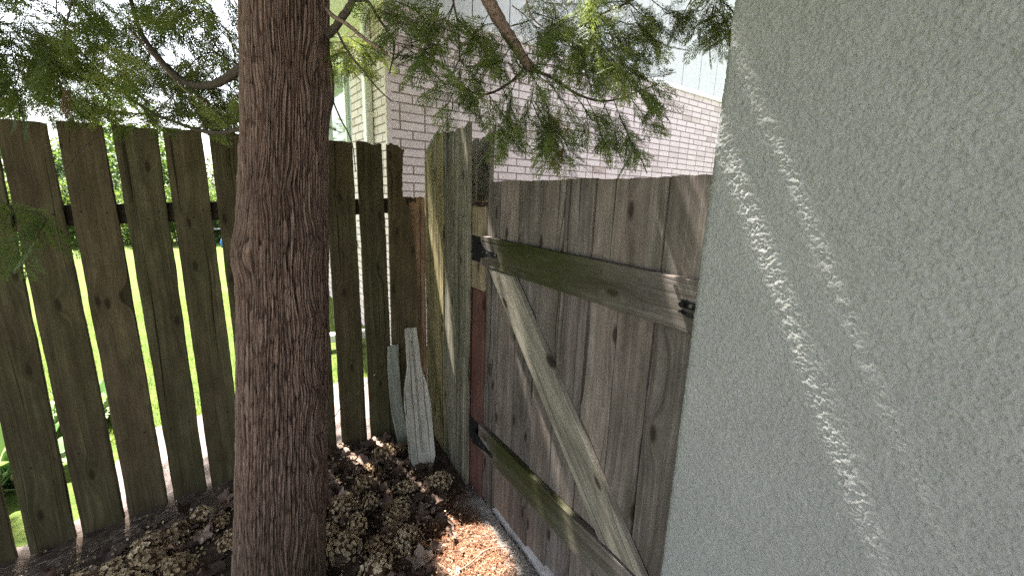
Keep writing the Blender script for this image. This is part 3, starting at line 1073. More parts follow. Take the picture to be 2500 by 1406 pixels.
# direction from trunk to camera, and knots in (theta, z)
tocam = math.atan2(CAM[1] + 1.05, CAM[0] + .8)
def theta_at(u):      # u = -1 (left outline) .. 1 (right outline)
    return tocam + math.asin(max(-1, min(1, u)))
KN = [(.10, 1.86, .045, .010), (.72, 1.42, .045, .012), (.70, 1.17, .040, .012), (.72, .93, .045, .012), (.80, .67, .035, .012), (.75, .50, .035, .010),
      (-.95, 1.37, .045, .018), (1.0, 1.84, .045, .022), (-.55, 1.55, .04, .006), (.2, .30, .04, .008), (-.1, 1.56, .03, .005)]
TS, ZS = TH.copy(), ZZ.copy()
bumpk = np.zeros_like(TH)
rk = np.zeros_like(TH)
for (u, kz, ks, kh) in KN:
    kt = theta_at(u)
    dt = ((TH - kt + math.pi) % (2 * math.pi) - math.pi) * .14
    dzz = ZZ - kz
    d2 = (dt ** 2 + (dzz * .8) ** 2) / ks ** 2
    e = np.exp(-d2)
    bumpk += kh * np.exp(-d2 * .8) - kh * .8 * np.exp(-d2 * 7)
    rk = np.maximum(rk, e)
    TS += dt / .14 * e * .75
    ZS += dzz * e * 1.5
sw = TS + ZS * .10 + (fbm(TH * 3, ZZ * 2.0, 70, 2) - .5) * .22
# seamless in theta: blend noise on the hidden back side is not needed, the seam faces away from the camera
sw0 = (sw - tocam + math.pi) % (2 * math.pi)
def strips(fr, ln, seed, wob):
    """peeling bark fibres: narrow columns broken into tapering pieces of differing height"""
    u = sw0 * fr + wob * (fbm(sw0 * fr * .35, ZS * 3.5, seed, 2) - .5) + .5 * wob * (vn(sw0 * fr * .8, ZS * 14, seed + 1) - .5)
    k = np.floor(u)
    fu = u - k
    one = np.zeros_like(k)
    v = ZS * ln * (.7 + .7 * hash2(k, one, seed + 2)) + 11 * hash2(k, one, seed + 3)
    g = np.floor(v)
    fz = v - g
    hh = hash2(k, g, seed + 4)
    wdt = (.34 + .16 * hash2(k, g, seed + 5)) * (1 - .75 * abs(2 * fz - 1) ** 5)
    e = np.clip((wdt - abs(fu - .5 - .12 * (hash2(k, g, seed + 6) - .5))) / .16, 0, 1)
    lift = .35 * fz * hash2(k, g, seed + 7)
    return e * (.45 + .55 * hh + lift), e


a1, e1 = strips(13, 7.5, 310, 1.3)
a2, e2 = strips(27, 11, 330, 1.2)
a3, e3 = strips(52, 17, 350, 1.0)
fine = vn(sw0 * 95, ZS * 16, 85)
hgt = np.clip(.40 * a1 + .30 * a2 + .16 * a3 + .14 * fine, 0, 1)
hgt = hgt * (1 - .35 * rk) + .25 * rk * fbm(TH * 25, ZZ * 60, 90, 3)
rad = cr[:, None] * (1 + .035 * np.sin(TH * 2 + ZZ * 1.3) * .5 + .03 * (fbm(TH * 1.3, ZZ * 1.5, 95, 2) - .5)) - .005 + .0085 * hgt + bumpk
VX, VY = cx[:, None] + np.cos(TH) * rad, cy[:, None] + np.sin(TH) * rad
ix = np.arange(TH.size).reshape(TH.shape)
nx_ = np.roll(ix, -1, 1)
q = np.stack([ix[:-1].ravel(), nx_[:-1].ravel(), nx_[1:].ravel(), ix[1:].ravel()], 1)
link('trunk', mesh_np('trunk', np.stack([VX - TO[0], VY - TO[1], ZZ], -1).reshape(-1, 3), q, M_BARK, tint=hgt.ravel()), tree)


# ------------------------------------------------------------------ cedar sprays
def spray_shape(seed):
    """flat fan of scale-leaf segments in the XY plane, unit length along +Y"""
    r = rngf(seed)
    segs = []
    def seg(p, a, L, w0, w1):
        p1 = p + L * np.array([math.sin(a), math.cos(a)])
        segs.append((p[0], p[1], p1[0], p1[1], w0, w1))
        return p1
    p = np.zeros(2)
    a = r.normal(0, .08)
    n = 15
    for i in range(n):
        t = i / n
        a += r.normal(0, .06)
        p1 = seg(p, a, 1.0 / n, .009, .008)
        side = 1 if i % 2 else -1
        if i >= 1:
            sl = (.46 * (1 - t) ** .75 + .08) * (.75 + .4 * r.random()) * min(1, .45 + t * 2)
            sa = a + side * (.72 + r.normal(0, .09))
            m_ = max(2, int(sl / .070))
            qn = p1.copy()
            for j in range(m_):
                sa -= side * .045
                q1 = seg(qn, sa, sl / m_, .0085, .0075)
                for s2 in ((1, -1) if r.random() < .8 else (side,)):
                    l2 = (.085 * (1 - j / m_) + .042) * (.7 + .5 * r.random())
                    e = seg(q1, sa + s2 * (.62 + r.normal(0, .1)), l2, .0095, .006)
                    if l2 > .10 and r.random() < .6:
                        seg(q1 + (e - q1) * .5, sa + s2 * 1.15, l2 * .5, .009, .005)
                qn = q1
        p = p1
    S = np.array(segs)
    d = S[:, 2:4] - S[:, 0:2]
    d /= np.linalg.norm(d, axis=1)[:, None] + 1e-9
    nrm = np.stack([-d[:, 1], d[:, 0]], 1)
    zj = r.normal(0, .012, len(S))
    # droop the spray tip a little out of its plane
    def zz_(x, y):
        return -.10 * y ** 2 - .12 * x ** 2
    def pt(xy, k):
        return np.stack([xy[:, 0], xy[:, 1], zz_(xy[:, 0], xy[:, 1]) + k], 1)
    a0 = pt(S[:, 0:2] + nrm * S[:, 4:5], zj)
    a1 = pt(S[:, 0:2] - nrm * S[:, 4:5], zj + .006)
    b0 = pt(S[:, 2:4] + nrm * S[:, 5:6], zj)
    b1 = pt(S[:, 2:4] - nrm * S[:, 5:6], zj + .006)
    v = np.stack([a0, a1, b1, b0], 1).reshape(-1, 3)
    return v, np.arange(len(v)).reshape(-1, 4)


SPR = [spray_shape(900 + k) for k in range(7)]


class Foliage:
    def __init__(s, seed):
        s.items, s.tw, s.r = [], MB(), rngf(seed)

    def put(s, pos, ydir, nrm, size, tint):
        s.items.append((np.asarray(pos, float), np.asarray(ydir, float), np.asarray(nrm, float), size, tint))

    def along(s, pts, step=.03, size=.12, droop=.5, spread=.8, tint=(.2, .75), rad=.0022, t0=.1, pl=None, tip=True, twig=True):
        """a twig through pts with sprays on both sides"""
        pts = smooth_path(pts, 5) if len(pts) > 2 else np.asarray(pts, float)
        r = s.r
        if twig:
            s.tw.tube(pts, np.linspace(rad, rad * .45, len(pts)), 5)
        sg = np.linalg.norm(np.diff(pts, axis=0), axis=1)
        cum = np.concatenate([[0], np.cumsum(sg)])
        Lt = cum[-1]
        d = t0 * Lt
        side = 1
        while d < Lt:
            i = min(np.searchsorted(cum, d, side='right') - 1, len(sg) - 1)
            f = (d - cum[i]) / sg[i]
            p = pts[i] * (1 - f) + pts[i + 1] * f
            tg = (pts[i + 1] - pts[i]) / sg[i]
            if pl is None:
                sd = np.cross(tg, [0, 0, 1.0])
                nn = np.linalg.norm(sd)
                sd = sd / nn if nn > .2 else np.array([r.normal(), r.normal(), 0])
            else:
                sd = np.asarray(pl, float)
            dr = tg * .75 + side * spread * sd * (.5 + .8 * r.random()) + np.array([0, 0, -droop * (.4 + r.random())]) + r.normal(0, .18, 3)
            dr /= np.linalg.norm(dr)
            nr = np.cross(dr, tg) + r.normal(0, .35, 3)
            s.put(p, dr, nr, size * (.65 + .6 * r.random()), tint[0] + (tint[1] - tint[0]) * r.random())
            d += step * (.6 + .8 * r.random())
            side = -side
        if tip:
            tg = pts[-1] - pts[-2]
            tg /= np.linalg.norm(tg)
            s.put(pts[-1] - tg * .01, tg + [0, 0, -.2 * droop], np.cross(tg, r.normal(0, 1, 3)), size * 1.05, tint[1])

    def arrays(s, keep=None):
        by = [[] for _ in SPR]
        for it in s.items:
            if keep is None or keep(it):
                by[s.r.integers(len(SPR))].append(it)
        V, Q, T, n = [], [], [], 0
        for k, lst in enumerate(by):
            if not lst:
                continue
            v0, q0 = SPR[k]
            pos = np.array([i[0] for i in lst])
            Y = np.array([i[1] for i in lst])
            Y /= np.linalg.norm(Y, axis=1)[:, None]
            Z = np.array([i[2] for i in lst])
            Z = Z - Y * (Z * Y).sum(1)[:, None]
            Z /= np.linalg.norm(Z, axis=1)[:, None] + 1e-9
            X = np.cross(Y, Z)
            sz = np.array([i[3] for i in lst])
            v = pos[:, None] + sz[:, None, None] * (v0[None, :, 0:1] * X[:, None] + v0[None, :, 1:2] * Y[:, None] + v0[None, :, 2:3] * Z[:, None])
            V.append(v.reshape(-1, 3))
            tt = np.array([i[4] for i in lst])[:, None] + (s.r.random((len(lst), len(v0) // 4)).repeat(4, 1) - .5) * .22
            dead = s.r.random((len(lst), 1)) < .012
            T.append(np.clip(np.where(dead, .99, np.clip(tt, 0, .9)), 0, 1).reshape(-1))
            Q.append((q0[None] + (np.arange(len(lst)) * len(v0))[:, None, None] + n).reshape(-1, 4))
            n += len(lst) * len(v0)
        return np.concatenate(V), np.concatenate(Q), np.concatenate(T)

    def build(s, name, parent, off, keep=None, label=None):
        v, q, t = s.arrays(keep)
        o = link(name, mesh_np(name, v - off, q, M_CEDAR, smooth=False, tint=t), parent)
        if s.tw.n:
            tm = s.tw
            tm.v = [x - off for x in tm.v]
            tm.build('twigs', M_LIMB, o, smooth=True)
        return o


def px_path(lst):
    return [P(*k) for k in lst]


def limb(pts, r0, r1, mat=None, seed=1, wob=.25):
    p = smooth_path(pts, 7)
    mb = MB()
    rr_ = np.linspace(r0, r1, len(p)) * (1 + .10 * (rngf(seed).random(len(p)) - .5))
    mb.tube(p - TO, rr_, 10, wob=wob, seed=seed)
    mb.build('branch', mat or M_LIMB, tree, smooth=True)
    return p


# --- limbs seen left of the trunk
L1 = limb(px_path([(640, 120, 1.25), (585, 168, 1.27), (552, 193, 1.32), (515, 208, 1.38), (472, 208, 1.45), (432, 187, 1.52), (388, 142, 1.62), (348, 86, 1.76), (322, 10, 1.9), (300, -90, 2.1)]), .0135, .007, M_LIMB, 2)
L1b = limb(px_path([(318, 76, 1.45), (375, 138, 1.42), (428, 197, 1.4), (455, 224, 1.38), (482, 240, 1.36), (507, 257, 1.36)]), .0032, .0016, M_LIMB2, 3)
L2 = limb(px_path([(620, 300, 1.26), (575, 318, 1.3), (530, 325, 1.36), (480, 317, 1.42), (430, 299, 1.5), (372, 275, 1.6), (312, 236, 1.75), (250, 182, 1.9), (190, 120, 2.1), (120, 60, 2.3)]), .007, .0035, M_LIMB, 4)
L3 = limb(px_path([(190, -120, 1.5), (176, 0, 1.5), (160, 70, 1.52), (152, 128, 1.55)]), .003, .0015, M_LIMB, 5)
# --- limbs seen right of the trunk
R1 = limb(px_path([(770, 150, 1.25), (803, 72, 1.22), (806, 70, 1.22)]), .008, .007, M_LIMB, 6) if False else None
R1 = limb(px_path([(790, 95, 1.27), (815, 72, 1.22), (836, 42, 1.2), (856, 12, 1.19), (880, -50, 1.18)]), .0105, .0085, M_LIMB, 6)
R1b = limb(px_path([(795, 20, 1.25), (813, 40, 1.2), (850, 62, 1.18), (893, 98, 1.17), (945, 133, 1.16)]), .0062, .0035, M_LIMB2, 7)
R1c = limb(px_path([(822, 76, 1.21), (850, 128, 1.2), (880, 165, 1.2), (918, 212, 1.2), (957, 249, 1.2)]), .0033, .0014, M_LIMB, 8)
R1d = limb(px_path([(868, 2, 1.19), (898, 4, 1.2), (922, 42, 1.21), (945, 75, 1.22), (962, 104, 1.23), (961, 135, 1.23), (954, 165, 1.23), (950, 182, 1.23)]), .0040, .0018, M_LIMB, 9)
R2 = limb(px_path([(800, 215, 1.27), (815, 252, 1.25), (832, 292, 1.25), (850, 325, 1.25), (862, 362, 1.25), (868, 420, 1.25)]), .0028, .0012, M_LIMB, 10)
R3 = limb(px_path([(1120, -150, 1.2), (1165, -50, 1.23), (1196, 8, 1.25), (1226, 62, 1.29), (1262, 118, 1.33), (1284, 152, 1.36), (1302, 175, 1.38)]), .0185, .0145, M_LIMB2, 11)
R3a = limb(px_path([(1284, 160, 1.36), (1262, 188, 1.35), (1230, 212, 1.34), (1198, 228, 1.33), (1168, 230, 1.32), (1140, 219, 1.32)]), .0052, .002, M_LIMB, 12)
R3b = limb(px_path([(1296, 170, 1.38), (1350, 192, 1.38), (1398, 224, 1.38), (1440, 242, 1.38), (1478, 247, 1.38), (1520, 240, 1.38), (1562, 222, 1.38), (1610, 204, 1.38)]), .0050, .0016, M_LIMB, 13)
R3c = limb(px_path([(1600, -40, 1.42), (1535, 5, 1.4), (1470, 35, 1.38), (1425, 62, 1.36), (1398, 76, 1.36), (1390, 92, 1.36)]), .0036, .0022, M_LIMB2, 14)
R3d = limb(px_path([(1278, -40, 1.25), (1290, 20, 1.25), (1305, 50, 1.26), (1330, 70, 1.28)]), .0026, .0018, M_LIMB2, 15)
R4 = limb(px_path([(1100, -60, 1.2), (1108, 10, 1.2), (1116, 48, 1.2), (1121, 100, 1.2), (1122, 152, 1.2)]), .0030, .0018, M_LIMB, 16)
R4b = limb(px_path([(1116, 50, 1.2), (1130, 60, 1.2), (1150, 66, 1.21)]), .0018, .0012, M_LIMB, 17)

# --- foliage right of the trunk, twig by twig
camx = CX.copy()
def px_twig(F, lst, **kw):
    F.along(px_path(lst), **kw)


FR = Foliage(41)
rr = rngf(42)
VIEWN = -CZ      # viewing direction
def mass(F, tw, d, size, step, tint, droop=.5, jit=.06, sub=0, rad=.0016):
    for pts in tw:
        dj = d + rr.normal(0, jit)
        pp = [P(x + rr.normal(0, 4), y + rr.normal(0, 4), dj + .04 * i * rr.normal()) for i, (x, y) in enumerate(pts)]
        F.along(pp, step=step, size=size, droop=droop, tint=tint, rad=rad, pl=CX + .25 * rr.normal(0, 1, 3), spread=.9)


# bright clump beside the trunk, the sprigs above the eave
mass(FR, [[(822, 100), (850, 110), (880, 130)], [(818, 130), (840, 140), (870, 150)], [(816, 90), (860, 92), (905, 110)], [(830, 120), (845, 145), (850, 160)], [(850, 90), (885, 105), (912, 130)],
          [(820, 110), (832, 135), (835, 165)]], 1.3, .075, .016, (.5, .9), .5, .03)
mass(FR, [[(900, 5), (915, 25), (940, 40)], [(925, 45), (955, 35), (985, 45)], [(940, 70), (960, 65), (1000, 62)], [(962, 106), (1000, 112), (1040, 120)], [(985, 112), (1010, 130), (1030, 145)],
          [(1000, 108), (1040, 95), (1070, 120)], [(910, 0), (960, -5), (1010, 10)], [(960, 0), (1000, 20), (1035, 40)], [(985, 60), (1010, 60), (1035, 70)], [(1000, 112), (1025, 118), (1055, 140)],
          [(1025, 90), (1050, 110), (1075, 130)]], 1.22, .085, .026, (.1, .6), .55, .03)
# hanging sprigs round the thin twig at x=1120
mass(FR, [[(1108, 10), (1090, 30), (1072, 50)], [(1110, 20), (1095, 60), (1085, 90)], [(1118, 50), (1145, 70), (1170, 90)], [(1150, 66), (1165, 95), (1180, 120)], [(1122, 130), (1110, 175), (1100, 195)],
          [(1122, 140), (1140, 175), (1165, 200)], [(1122, 150), (1125, 190), (1140, 225)], [(1120, 180), (1110, 220), (1100, 250)], [(1112, 240), (1105, 265), (1092, 300)], [(1140, 219), (1150, 240), (1160, 250)],
          [(1110, 190), (1090, 205), (1078, 212)], [(1170, 60), (1180, 90), (1190, 130)]], 1.22, .085, .022, (.15, .65), .7, .03)
# main hanging mass below the limb
mass(FR, [[(1250, 100), (1230, 140), (1225, 165)], [(1240, 80), (1215, 110), (1200, 140)], [(1225, 60), (1180, 70), (1160, 100)], [(1270, 110), (1320, 90), (1370, 70)], [(1280, 130), (1330, 130), (1400, 140)],
          [(1290, 160), (1340, 160), (1390, 170)], [(1296, 175), (1300, 230), (1290, 290)], [(1300, 180), (1330, 240), (1345, 320)], [(1310, 180), (1360, 230), (1390, 300)], [(1262, 188), (1255, 240), (1245, 285)],
          [(1230, 212), (1240, 260), (1230, 330)], [(1198, 228), (1200, 280), (1205, 310)], [(1200, 230), (1225, 290), (1270, 330)], [(1300, 240), (1320, 300), (1340, 360)], [(1320, 250), (1360, 310), (1385, 390)],
          [(1340, 260), (1350, 330), (1365, 395)], [(1398, 224), (1420, 270), (1430, 320)], [(1440, 242), (1450, 290), (1470, 340)], [(1478, 247), (1500, 300), (1510, 350)], [(1500, 245), (1520, 300), (1540, 375)],
          [(1520, 300), (1540, 340), (1555, 370)], [(1540, 232), (1560, 270), (1590, 290)], [(1562, 222), (1590, 240), (1600, 280)], [(1590, 210), (1600, 240), (1605, 270)], [(1560, 222), (1580, 200), (1610, 190)],
          [(1480, 247), (1470, 290), (1490, 330)], [(1360, 300), (1380, 340), (1400, 380)], [(1215, 300), (1205, 330), (1200, 350)], [(1230, 300), (1240, 330), (1235, 360)], [(1330, 300), (1335, 340), (1325, 365)]],
     1.36, .082, .021, (.05, .6), .85, .04)
# upper part reaching to the right
mass(FR, [[(1340, 60), (1400, 40), (1470, 30)], [(1330, 0), (1390, 10), (1460, 10)], [(1400, 75), (1440, 110), (1450, 150)], [(1420, 62), (1470, 80), (1530, 90)], [(1470, 35), (1520, 60), (1570, 70)],
          [(1530, 5), (1580, 40), (1620, 60)], [(1570, -10), (1610, 20), (1640, 30)], [(1450, 60), (1480, 120), (1520, 150)], [(1490, 40), (1510, 90), (1540, 120)], [(1390, 90), (1420, 140), (1440, 190)],
          [(1440, 100), (1480, 130), (1530, 170)], [(1300, 30), (1340, 40), (1380, 60)], [(1280, -30), (1320, -10), (1370, -5)], [(1540, 20), (1560, 60), (1590, 100)], [(1500, 90), (1510, 130), (1540, 180)],
          [(1440, 130), (1470, 160), (1500, 190)], [(1380, -20), (1450, -20), (1530, -10)], [(1200, 20), (1180, 40), (1170, 70)], [(1470, 100), (1500, 140), (1530, 160)], [(1420, 110), (1430, 150), (1460, 185)],
          [(1250, 10), (1280, 40), (1310, 70)], [(1300, 60), (1350, 90), (1400, 110)], [(1320, 120), (1370, 110), (1430, 120)], [(1550, 50), (1580, 80), (1600, 110)]],
     1.38, .088, .018, (.2, .75), .7, .05)
mass(FR, [[(1760, -80), (1740, 0), (1725, 50)], [(1750, -30), (1760, 30), (1765, 80)], [(1740, 0), (1710, 20), (1690, 25)], [(1745, 10), (1740, 60), (1735, 90)], [(1765, 0), (1785, 30), (1795, 70)], [(1700, -30), (1670, 20), (1660, 50)],
          [(1755, 20), (1775, 60), (1780, 90)], [(1735, 20), (1720, 50), (1700, 60)]], 1.42, .08, .018, (.3, .75), .8, .04)
FR.build('foliage', tree, TO)

# --- foliage left of the trunk: drooping fans of twigs hung on the limbs
FL = Foliage(51)
def fan(F, path, n, ln, size, step, tint, drift, droop=.55, t0=.1, t1=1.0, rad=.0018):
    path = np.asarray(path)
    for k in range(n):
        f = t0 + (t1 - t0) * (k + rr.random()) / n
        i = min(int(f * (len(path) - 1)), len(path) - 2)
        p = path[i]
        d = np.asarray(drift, float) + rr.normal(0, .45, 3)
        d /= np.linalg.norm(d)
        L_ = ln * (.6 + .7 * rr.random())
        mid = p + d * L_ * .5 + rr.normal(0, .02, 3)
        end = p + d * L_ + np.array([0, 0, -.22 * L_]) + rr.normal(0, .03, 3)
        F.along([p, mid, end], step=step, size=size, tint=tint, droop=droop, rad=rad)


FWD = np.array([math.cos(YAW), math.sin(YAW), 0])
fan(FL, L1, 11, .26, .105, .026, (.05, .65), -CX * .35 + CY * .1 + FWD * .3)
fan(FL, L1, 11, .32, .11, .026, (.15, .8), CX * .15 + CY * .45 + FWD * .35)
fan(FL, L2, 32, .22, .10, .026, (.3, .9), CY * .35 - CX * .1 + FWD * .4, droop=.3)
fan(FL, L2, 14, .30, .11, .026, (.1, .7), CY * .7 + FWD * .4)
far = smooth_path(px_path([(330, -200, 2.6), (230, -60, 2.5), (150, 20, 2.4), (80, 90, 2.3), (0, 140, 2.2), (-120, 170, 2.1)]), 6)
fan(FL, far, 17, .45, .13, .032, (.1, .8), CX * .45 - CY * .3, rad=.003)
near = smooth_path(px_path([(-60, -220, 1.5), (-20, -60, 1.5), (10, 40, 1.55), (30, 100, 1.6), (40, 150, 1.65)]), 6)
fan(FL, near, 15, .26, .11, .026, (.0, .6), CX * .35 - CY * .4)
near2 = smooth_path(px_path([(-200, 20, 1.7), (-100, 100, 1.7), (-20, 140, 1.75), (60, 180, 1.8), (130, 205, 1.85)]), 6)
fan(FL, near2, 20, .26, .11, .026, (.0, .6), CX * .35 - CY * .1)
top = smooth_path(px_path([(620, -150, 1.6), (540, -60, 1.7), (470, -10, 1.75), (380, 0, 1.85), (300, -20, 1.95)]), 6)
fan(FL, top, 11, .26, .115, .026, (.1, .75), -CY * .5 + FWD * .3)
side = smooth_path(px_path([(600, 60, 1.5), (560, 90, 1.6), (510, 120, 1.7), (460, 150, 1.8)]), 6)
fan(FL, side, 8, .24, .11, .024, (.3, .85), -CY * .4)


def above_fence(it):
    c = it[0] + it[1] / np.linalg.norm(it[1]) * it[3] * .8 - CAM
    f_ = -(c @ CZ)
    x, y = 1250 + FPX * (c @ CX) / f_, 703 - FPX * (c @ CY) / f_
    return y < 318 + 25 * math.sin(x * .05) and not (x > 575 and f_ < 1.45) and not (300 < x < 600 and 70 < y < 275 and f_ < 1.47)


FL.build('foliage', tree, TO, above_fence)
FN = Foliage(61)      # dark sprays close to the lens at the left edge
fan(FN, smooth_path(px_path([(-160, 430, .95), (-70, 470, .95), (-10, 500, .97), (40, 510, 1.0)]), 6), 3, .08, .085, .02, (.0, .35), CX * .8 - CY * .25)
FN.build('foliage', tree, TO)

# ------------------------------------------------------------------ overhead crown that shades the corner (above the frame)
BEAMS = []      # target points that the sun reaches through gaps in the crown, with gap radius
def beam(p, r, f=.20):
    BEAMS.append((np.array(p, float), r, f))


for t in np.linspace(0, 1, 14):      # wedge on the corner panel (comes in over the broken picket)
    beam((0, -.06 - .50 * t, 1.50 - .98 * t), .045)
for t in np.linspace(0, 1, 5):
    beam((-.02, -.06 - .05 * t, 1.55 + .05 * t), .05, .42)
for t in np.linspace(0, 1, 6):      # sun strip on the litter through a picket gap
    beam((-.50 + .04 * t, -.05 - .32 * t, .05), .05, .42)
for a in np.linspace(-.10, .10, 5):      # orange patch
    for b in np.linspace(-.13, .11, 5):
        beam((-.14 + a, -1.13 + b, .02), .025)
for t in np.linspace(0, 1, 6):
    beam((-.20 + .03 * t, -.78 - .22 * t, .03), .05, .4)
for t in np.linspace(0, 1, 30):      # streaks on the stucco (and the bright clump by the trunk)
    beam((WX, -1.965 - .36 * t, 1.68 - .66 * t), .0025)
    beam((WX, -2.02 - .36 * t, 1.77 - .64 * t), .005)
for px_, py_ in ((830, 100), (850, 120), (880, 110), (840, 150), (870, 140)):
    beam(P(px_, py_, 1.3), .06, .45)
for t in np.linspace(0, 1, 5):       # streaks on the gate
    beam((0, -1.73 - .07 * t, 1.59 - .14 * t), .045)
    beam((0, -1.88 - .02 * t, 1.60 - .10 * t), .045)
    beam((0, -1.56 - .15 * t, .86 - .28 * t), .022)
    beam((0, -1.18 - .30 * t, .99 - .45 * t), .026)
    beam((0, -.88 - .09 * t, 1.37 - .16 * t), .022)
    beam((0, -1.33 - .1 * t, .43 - .17 * t), .02)
    beam((0, -1.55 - .12 * t, .42 - .25 * t), .02)
BP = np.array([b[0] for b in BEAMS])
BR_ = np.array([b[1] for b in BEAMS])
BF = np.array([b[2] for b in BEAMS])


def keep_beam(it):
    pos, Y, Z, size = it[0], it[1] / np.linalg.norm(it[1]), it[2], it[3]
    Z = Z - Y * (Z @ Y)
    Z = Z / (np.linalg.norm(Z) + 1e-9)
    X = np.cross(Y, Z)
    dn = SUN @ Z
    if abs(dn) < .02:
        dn = .02
    t = ((pos - BP) @ Z) / dn
    h = BP + t[:, None] * SUN - pos
    a, b, mg = (h @ Y) / size, (h @ X) / size, BR_ / size
    return not np.any((t > 0) & (a > -.05 - mg) & (a < 1.1 + mg) & (abs(b) < np.minimum(.46, .65 * (1.15 - a)) + mg))


FC = Foliage(71)
rc_ = rngf(72)
for k in range(12500):
    x, y = rc_.uniform(-3.9, 2.0), rc_.uniform(-3.5, 2.3)
    zc = rc_.uniform(2.75, 4.9)
    if (x + .9) ** 2 / 8.5 + (y + .6) ** 2 / 8.5 > 1:
        continue
    # keep clear of the picture: nothing below the top edge of the frame
    dv = np.array([x, y, zc - .35]) - CAM
    fwd_ = -(dv @ CZ)
    if fwd_ > 0 and (dv @ CY) / fwd_ < 703 / FPX * 1.0 and abs(dv @ CX) / fwd_ < 1.35:
        continue
    a = rc_.uniform(0, 2 * math.pi)
    FC.put((x, y, zc), (math.cos(a), math.sin(a), -.35 + .3 * rc_.normal()), (rc_.normal() * .5, rc_.normal() * .5, 1), .34 * (.8 + .5 * rc_.random()), .2 + .5 * rc_.random())
for k in range(5200):  # smaller unseen sprays added for tighter shade between the sun gaps
    x, y, zc = rc_.uniform(-.9, .45), rc_.uniform(-1.9, .9), rc_.uniform(2.72, 3.7)
    dv = np.array([x, y, zc - .2]) - CAM
    fwd_ = -(dv @ CZ)
    if fwd_ > 0 and (dv @ CY) / fwd_ < 703 / FPX and abs(dv @ CX) / fwd_ < 1.35:
        continue
    a = rc_.uniform(0, 2 * math.pi)
    FC.put((x, y, zc), (math.cos(a), math.sin(a), -.3 + .3 * rc_.normal()), (rc_.normal() * .5, rc_.normal() * .5, 1), .17 * (.8 + .5 * rc_.random()), .2 + .5 * rc_.random())
for k in range(9000):      # loose unseen sprays added along sun paths to shade the stucco
    al_ = rc_.uniform(1.15, 2.6)
    p0 = np.array([WX + rc_.normal(0, .05), rc_.uniform(-3.1, -1.93), rc_.uniform(.2, 1.95)]) + SUN * al_ / SUN[2]
    x, y, zc = p0
    if not 2.62 < zc < 3.6:
        continue
    dv = p0 - [0, 0, .1] - CAM
    fwd_ = -(dv @ CZ)
    if fwd_ > 0 and (dv @ CY) / fwd_ < 703 / FPX and abs(dv @ CX) / fwd_ < 1.35:
        continue
    a = rc_.uniform(0, 2 * math.pi)
    FC.put(p0, (math.cos(a), math.sin(a), -.2 + .3 * rc_.normal()), (rc_.normal() * .5, rc_.normal() * .5, 1), .085 * (.8 + .5 * rc_.random()), .2 + .5 * rc_.random())
for k in range(9000):      # more of these added to shade the gate and its foot
    p0 = np.array([rc_.uniform(-.10, .07), rc_.uniform(-2.0, -.1), 0]) if rc_.random() < .5 else np.array([rc_.normal(0, .03), rc_.uniform(-2.0, -.05), rc_.uniform(0, 1.75)])
    p0 = p0 + SUN * (rc_.uniform(2.75, 3.7) - p0[2]) / SUN[2]
    dv = p0 - [0, 0, .1] - CAM
    fwd_ = -(dv @ CZ)
    if fwd_ > 0 and (dv @ CY) / fwd_ < 703 / FPX and abs(dv @ CX) / fwd_ < 1.35:
        continue
    a = rc_.uniform(0, 2 * math.pi)
    FC.put(p0, (math.cos(a), math.sin(a), -.2 + .3 * rc_.normal()), (rc_.normal() * .5, rc_.normal() * .5, 1), .10 * (.8 + .5 * rc_.random()), .2 + .5 * rc_.random())
FC.build('foliage', tree, TO, keep_beam)
mb = MB()
for k in range(30):
    a = rc_.uniform(0, 2 * math.pi)
    z0 = rc_.uniform(2.7, 4.2)
    b0 = np.array([np.interp(z0, TC[:, 0], TC[:, 1]), np.interp(z0, TC[:, 0], TC[:, 2]), z0])
    e = b0 + np.array([math.cos(a) * 1.6, math.sin(a) * 1.6, .25])
    bp_ = smooth_path([b0, b0 * .5 + e * .5 + [0, 0, .12], e], 16)
    dd = bp_[:, None] - BP[None]
    al_ = dd @ SUN
    if (np.linalg.norm(dd - al_[..., None] * SUN, axis=2) < .03 + BR_).any():
        continue
    mb = MB()
    mb.tube(smooth_path([b0, b0 * .5 + e * .5 + [0, 0, .12], e], 6) - TO, np.linspace(.025, .006, 13), 8)
    mb.build('branch', M_LIMB, tree, smooth=True)

# ------------------------------------------------------------------ litter
def scatter(name, shapes, tr, mat, kind='stuff', label=None, cat=None):
    """shapes: list of (verts, quads, tris); tr: list of (shape index, 3x3, pos, tint)"""
    mb = MB()
    for (k, M3, p, t_) in tr:
        v, q_, f_ = shapes[k]
        mb.add(v @ np.asarray(M3).T + p, q_, f_, tint=t_)
    o = mb.build(name, mat, None, smooth=True, tint=True)
    return tag(o, label, cat, None, kind)


def rot3(r, tilt=.5):
    a = r.uniform(0, 2 * math.pi)
    M_ = Matrix.Rotation(a, 3, 'Z') @ Matrix.Rotation(r.normal(0, tilt), 3, 'X') @ Matrix.Rotation(r.normal(0, tilt), 3, 'Y')
    return np.array(M_)


